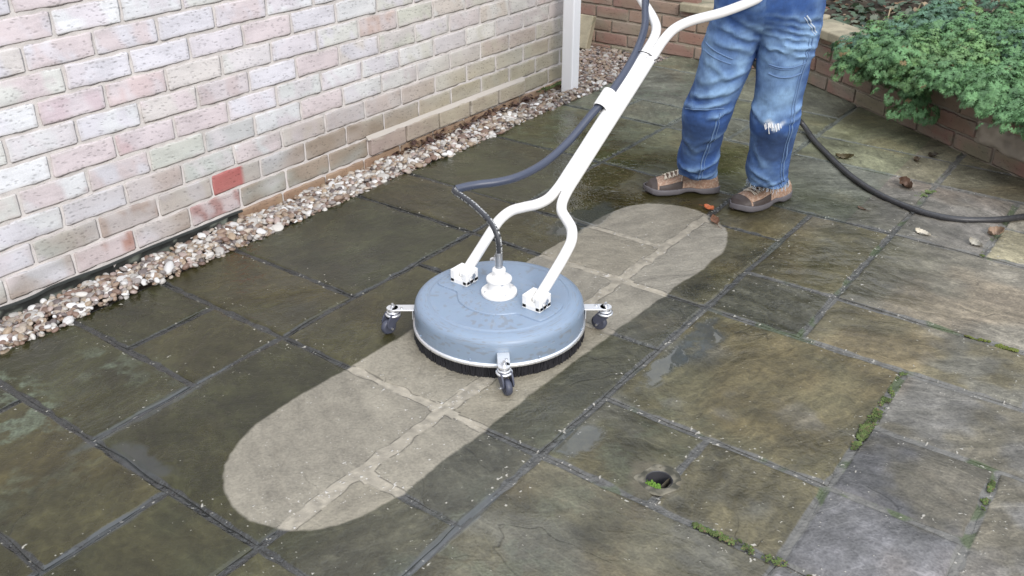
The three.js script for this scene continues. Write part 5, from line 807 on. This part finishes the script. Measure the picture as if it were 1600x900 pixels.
  const patch = (s0, s1, p0, p1, off, side, ns = 40, np = 28) => { const pos = [], uv = [], idx = []; for (let i = 0; i <= ns; i++) for (let j = 0; j <= np; j++) { const s = mix(s0, s1, i / ns), ph = mix(p0, p1, j / np); let e = off; if (off > 0.0012) { const ed = Math.min(i, ns - i, p0 > 0.05 ? j : 9, p1 < 3.1 ? np - j : 9); if (ed === 0) e = -0.001; } const p = surf(s, ph, e, side); pos.push(...p); uv.push(s * 2.2, ph * 0.5); } for (let i = 0; i < ns; i++) for (let j = 0; j < np; j++) { const a = i * (np + 1) + j; idx.push(a, a + 1, a + np + 1, a + 1, a + np + 2, a + np + 1); } const g = new THREE.BufferGeometry(); g.setAttribute('position', new THREE.Float32BufferAttribute(pos, 3)); g.setAttribute('uv', new THREE.Float32BufferAttribute(uv, 2)); g.setIndex(idx); g.computeVertexNormals(); return g; };
  const ds = new Set([leather, darkL]); ds.forEach(m => { m.side = THREE.DoubleSide; });
  const shoe = (heel, toe, side) => {
    const yaw = Math.atan2(-(toe[1] - heel[1]), toe[0] - heel[0]);
    const M = new THREE.Matrix4().makeRotationY(yaw).setPosition(heel[0] - O.x, 0.001, heel[1] - O.z), X = g => g.applyMatrix4(M);
    const up = part('shoe', X(patch(0.002, 0.998, 0, Math.PI, 0, side, 60, 36)), leather, t);
    // sole: a wall of varying height round the outline, with a lip
    const pos = [], idx = [], N = 90, prof = [[0.92, 0], [1.02, 0.0], [1.075, 0.25], [1.085, 0.6], [1.06, 0.85], [1.03, 1.0], [0.9, 1.0]];
    for (let i = 0; i <= N; i++) { const u = i / N * 2, s = u <= 1 ? u : 2 - u, sg = u <= 1 ? 1 : -1; prof.forEach(([k, v]) => { const w = W(s) * k + 0.002 * (k > 1 ? 1 : 0), ext = (s > 0.95 ? (s - 0.95) * 0.10 : s < 0.04 ? (s - 0.04) * 0.08 : 0) * (k > 1 ? 1 : 0.5); pos.push(s * LEN + ext, mix(bottom(s), soleTop(s), v), sg * w + side * BEND(s)); }); }
    const K = prof.length; for (let i = 0; i < N; i++) for (let j = 0; j < K - 1; j++) { const a = i * K + j; idx.push(a, a + 1, a + K, a + 1, a + K + 1, a + K); }
    const bot = pos.length / 3; for (let i = 0; i <= 40; i++) { const s = i / 40; pos.push(s * LEN, bottom(s), W(s) * 0.92 + side * BEND(s), s * LEN, bottom(s), -W(s) * 0.92 + side * BEND(s)); } for (let i = 0; i < 40; i++) { const a = bot + i * 2; idx.push(a, a + 2, a + 1, a + 1, a + 2, a + 3); }
    const sg = new THREE.BufferGeometry(); sg.setAttribute('position', new THREE.Float32BufferAttribute(pos, 3)); sg.setIndex(idx); sg.computeVertexNormals();
    const sm = soleM.clone(); sm.side = THREE.DoubleSide; part('sole', X(sg), sm, up);
    part('toe_cap', X(patch(0.84, 0.999, 0.0, Math.PI, 0.0022, side, 24, 30)), darkL, up);
    for (const [p0, p1] of [[0, 0.52], [Math.PI - 0.52, Math.PI]]) part('side_panel', X(patch(0.50, 0.83, p0, p1, 0.0016, side, 16, 10)), darkL, up);
    part('tongue', X(patch(0.36, 0.72, 1.30, Math.PI - 1.30, 0.0020, side, 18, 10)), tongueM, up);
    const lc = []; const Lp = (s, ph, o) => surf(s, ph, o, side);
    for (let k = 0; k < 6; k++) { const s = 0.44 + k * 0.055; lc.push(tube([Lp(s, 1.08, 0.003), Lp(s + 0.012, 1.57, 0.0055), Lp(s + 0.03, Math.PI - 1.08, 0.003)], 0.0028, 16, 6), tube([Lp(s + 0.03, 1.08, 0.003), Lp(s + 0.018, 1.57, 0.0062), Lp(s, Math.PI - 1.08, 0.003)], 0.0028, 16, 6)); }
    for (const q of [-1, 1]) { const b = Lp(0.45, 1.57, 0.007); lc.push(tube([b, [b[0] + 0.004, b[1] + 0.004, b[2] + q * 0.018], Lp(0.47, 1.57 - q * 0.75, 0.008), Lp(0.43, 1.57 - q * 0.95, 0.007), Lp(0.415, 1.57 - q * 0.6, 0.006), b], 0.0021, 30, 6), tube([b, [b[0] + 0.010, b[1] + 0.002, b[2] + q * 0.010], Lp(0.52, 1.57 - q * 0.8, 0.005), Lp(0.53, 1.57 - q * 1.05, 0.004)], 0.0019, 20, 6)); }
    part('laces', X(merge(lc)), laceM, up);
    for (const q of [0, 1]) part('stitching', X(tube([0.02, 0.1, 0.2, 0.3, 0.4, 0.5].map((s, i) => Lp(s, q ? Math.PI - 0.62 - i * 0.05 : 0.62 + i * 0.05, 0.0006)), 0.0011, 40, 5)), laceM, up);
  };
  shoe([-1.408, -3.292], [-1.645, -3.118], 1);
  shoe([-1.172, -3.418], [-1.268, -3.145], -1);

  // ---- body (above the frame): one continuous figure with clothes over it
  const skin = new THREE.MeshStandardMaterial({ color: lin(0.46, 0.29, 0.21), roughness: 0.6 });
  const head = [-1.355, 1.515, -2.93];
  const bodySdf = (x, y, z) => { let d = cone(x, y, z, [-1.222, 0.85, -3.10], waist, 0.10, 0.10); d = smin(d, cone(x, y, z, waist, chest, 0.10, 0.115), 0.08); d = smin(d, cone(x, y, z, shR, shL, 0.045, 0.045), 0.09); d = smin(d, cone(x, y, z, [chest[0], 1.30, chest[2]], [head[0], 1.46, head[2] - 0.02], 0.055, 0.048), 0.04);
    for (const [s, e, h] of [[shR, elR, haR], [shL, elL, haL]]) { d = smin(d, cone(x, y, z, s, e, 0.043, 0.036), 0.04); d = smin(d, cone(x, y, z, e, [h[0], h[1] + 0.02, h[2]], 0.035, 0.024), 0.03); }
    for (const L of [A, B]) { d = smin(d, cone(x, y, z, L.hip, L.knee, 0.075, 0.052), 0.05); d = smin(d, cone(x, y, z, L.knee, L === A ? [-1.456, 0.10, -3.256] : [-1.188, 0.10, -3.36], 0.05, 0.028), 0.03); }
    return d; };
  const bg = [mv(nets(bodySdf, [-1.80, 0.02, -3.40], [-0.92, 1.44, -2.80], 0.014))];
  const fx = F[0], fz = F[1], loc = (f, u, r) => [head[0] + fx * f + RT[0] * r, head[1] + u, head[2] + fz * f + RT[1] * r];
  const headSdf = (x, y, z) => {
    const dx = x - head[0], dy = y - head[1], dz = z - head[2], f = dx * fx + dz * fz, r = dx * RT[0] + dz * RT[1];
    let d = (Math.hypot(f / 0.092, (dy - 0.025) / 0.098, r / 0.072) - 1) * 0.075;
    d = smin(d, cone(x, y, z, loc(0.035, -0.03, 0), loc(0.055, -0.085, 0), 0.055, 0.028), 0.04);
    d = smin(d, cone(x, y, z, loc(0.088, 0.012, 0), loc(0.105, -0.022, 0), 0.008, 0.013), 0.014);
    for (const s of [-1, 1]) { d = -smin(-d, cone(x, y, z, loc(0.092, 0.012, s * 0.030), loc(0.088, 0.012, s * 0.034), 0.013, 0.013), 0.014); d = smin(d, cone(x, y, z, loc(0.079, 0.012, s * 0.031), loc(0.079, 0.012, s * 0.033), 0.0115, 0.0115), 0.003); d = smin(d, cone(x, y, z, loc(-0.005, 0.012, s * 0.076), loc(-0.002, -0.025, s * 0.072), 0.012, 0.008), 0.008); }
    d = smin(d, cone(x, y, z, loc(0.084, -0.045, -0.018), loc(0.084, -0.045, 0.018), 0.006, 0.006), 0.008); d = smin(d, cone(x, y, z, loc(0.08, -0.058, -0.014), loc(0.08, -0.058, 0.014), 0.007, 0.007), 0.008);
    d = smin(d, cone(x, y, z, loc(-0.02, -0.05, 0), loc(-0.04, -0.16, 0), 0.05, 0.052), 0.03);
    return d; };
  bg.push(mv(nets(headSdf, [head[0] - 0.14, 1.36, head[2] - 0.14], [head[0] + 0.14, 1.66, head[2] + 0.14], 0.005)));
  for (const [h, side] of [[haR, 1], [haL, -1]]) {      // fingers closed round the grips (grips run along z)
    const gx = h[0], gy = h[1] - 0.013, gz = h[2], R = 0.029;
    const at = (ang, rr, dz) => [gx + Math.sin(ang) * rr * side, gy + Math.cos(ang) * rr, gz + dz];
    const ch = []; [[0.030, 0.0082, 2.9], [0.010, 0.0086, 3.1], [-0.010, 0.0083, 3.0], [-0.028, 0.0072, 2.7]].forEach(([dz, r, end]) => { const a0 = -0.15; for (let k = 0; k < 4; k++) ch.push([at(a0 - (end + 0.1) * (k / 4), R, dz), at(a0 - (end + 0.1) * ((k + 1) / 4), R, dz), r * (1 - 0.05 * k), r * (0.95 - 0.05 * k)]); });
    const th = [[at(0.35, R + 0.008, -0.022), at(1.0, R + 0.004, 0.020), 0.0125, 0.0105], [at(1.0, R + 0.004, 0.020), at(1.9, R, 0.036), 0.0105, 0.0085]];
    const hs = (x, y, z) => { let d = 1e9; for (const c of ch) d = Math.min(d, cone(x, y, z, ...c)); for (const c of th) d = smin(d, cone(x, y, z, ...c), 0.006); let p = cone(x, y, z, at(0.0, R + 0.012, 0.024), at(0.0, R + 0.012, -0.024), 0.015, 0.014); p = smin(p, cone(x, y, z, at(0.15, R + 0.016, -0.01), [h[0] + 0.0, h[1] + 0.055, h[2] - 0.012], 0.02, 0.023), 0.02); return smin(d, p, 0.008); };
    bg.push(mv(nets(hs, [gx - 0.07, gy - 0.055, gz - 0.075], [gx + 0.07, gy + 0.115, gz + 0.075], 0.0035)));
  }
  part('body', mergeGeometries(bg), skin, t);
  const swSdf = (x, y, z) => { let d = cone(x, y, z, [-1.225, 0.90, -3.10], waist, 0.142, 0.136); d = smin(d, cone(x, y, z, waist, chest, 0.13, 0.14), 0.08); d = smin(d, cone(x, y, z, shR, shL, 0.064, 0.064), 0.08); for (const [s, e, h] of [[shR, elR, haR], [shL, elL, haL]]) { d = smin(d, cone(x, y, z, s, e, 0.062, 0.052), 0.04); d = smin(d, cone(x, y, z, e, [mix(e[0], h[0], 0.8), mix(e[1], h[1] + 0.05, 0.8), mix(e[2], h[2], 0.8)], 0.051, 0.04), 0.03); } d -= 0.012 * (vn3(x * 12, y * 10, z * 12) - 0.5); return Math.max(d, 0.895 + (vn(x * 9, z * 9) - 0.5) * 0.02 - y); };
  part('sweater', mv(nets(swSdf, [-1.80, 0.86, -3.40], [-0.92, 1.42, -2.80], 0.012)), new THREE.MeshStandardMaterial({ color: lin(0.05, 0.055, 0.10), roughness: 0.95 }), t);
  const hairSdf = (x, y, z) => { const d = headSdf(x, y, z) - 0.010 - 0.004 * vn3(x * 60, y * 60, z * 60); const dx = x - head[0], dz = z - head[2], f = dx * fx + dz * fz, dy = y - head[1]; return Math.max(d, f * 0.75 - 0.025 - (dy - 0.02) * 0.55, -0.035 - dy); };
  part('hair', mv(nets(hairSdf, [head[0] - 0.15, 1.42, head[2] - 0.15], [head[0] + 0.15, 1.68, head[2] + 0.15], 0.006)), new THREE.MeshStandardMaterial({ color: lin(0.06, 0.04, 0.028), roughness: 0.8 }), t);
}
//PERSON-END
scene.traverse(o => { if (o.isMesh) { o.castShadow = true; o.receiveShadow = true; } });
renderer.render(scene, camera);
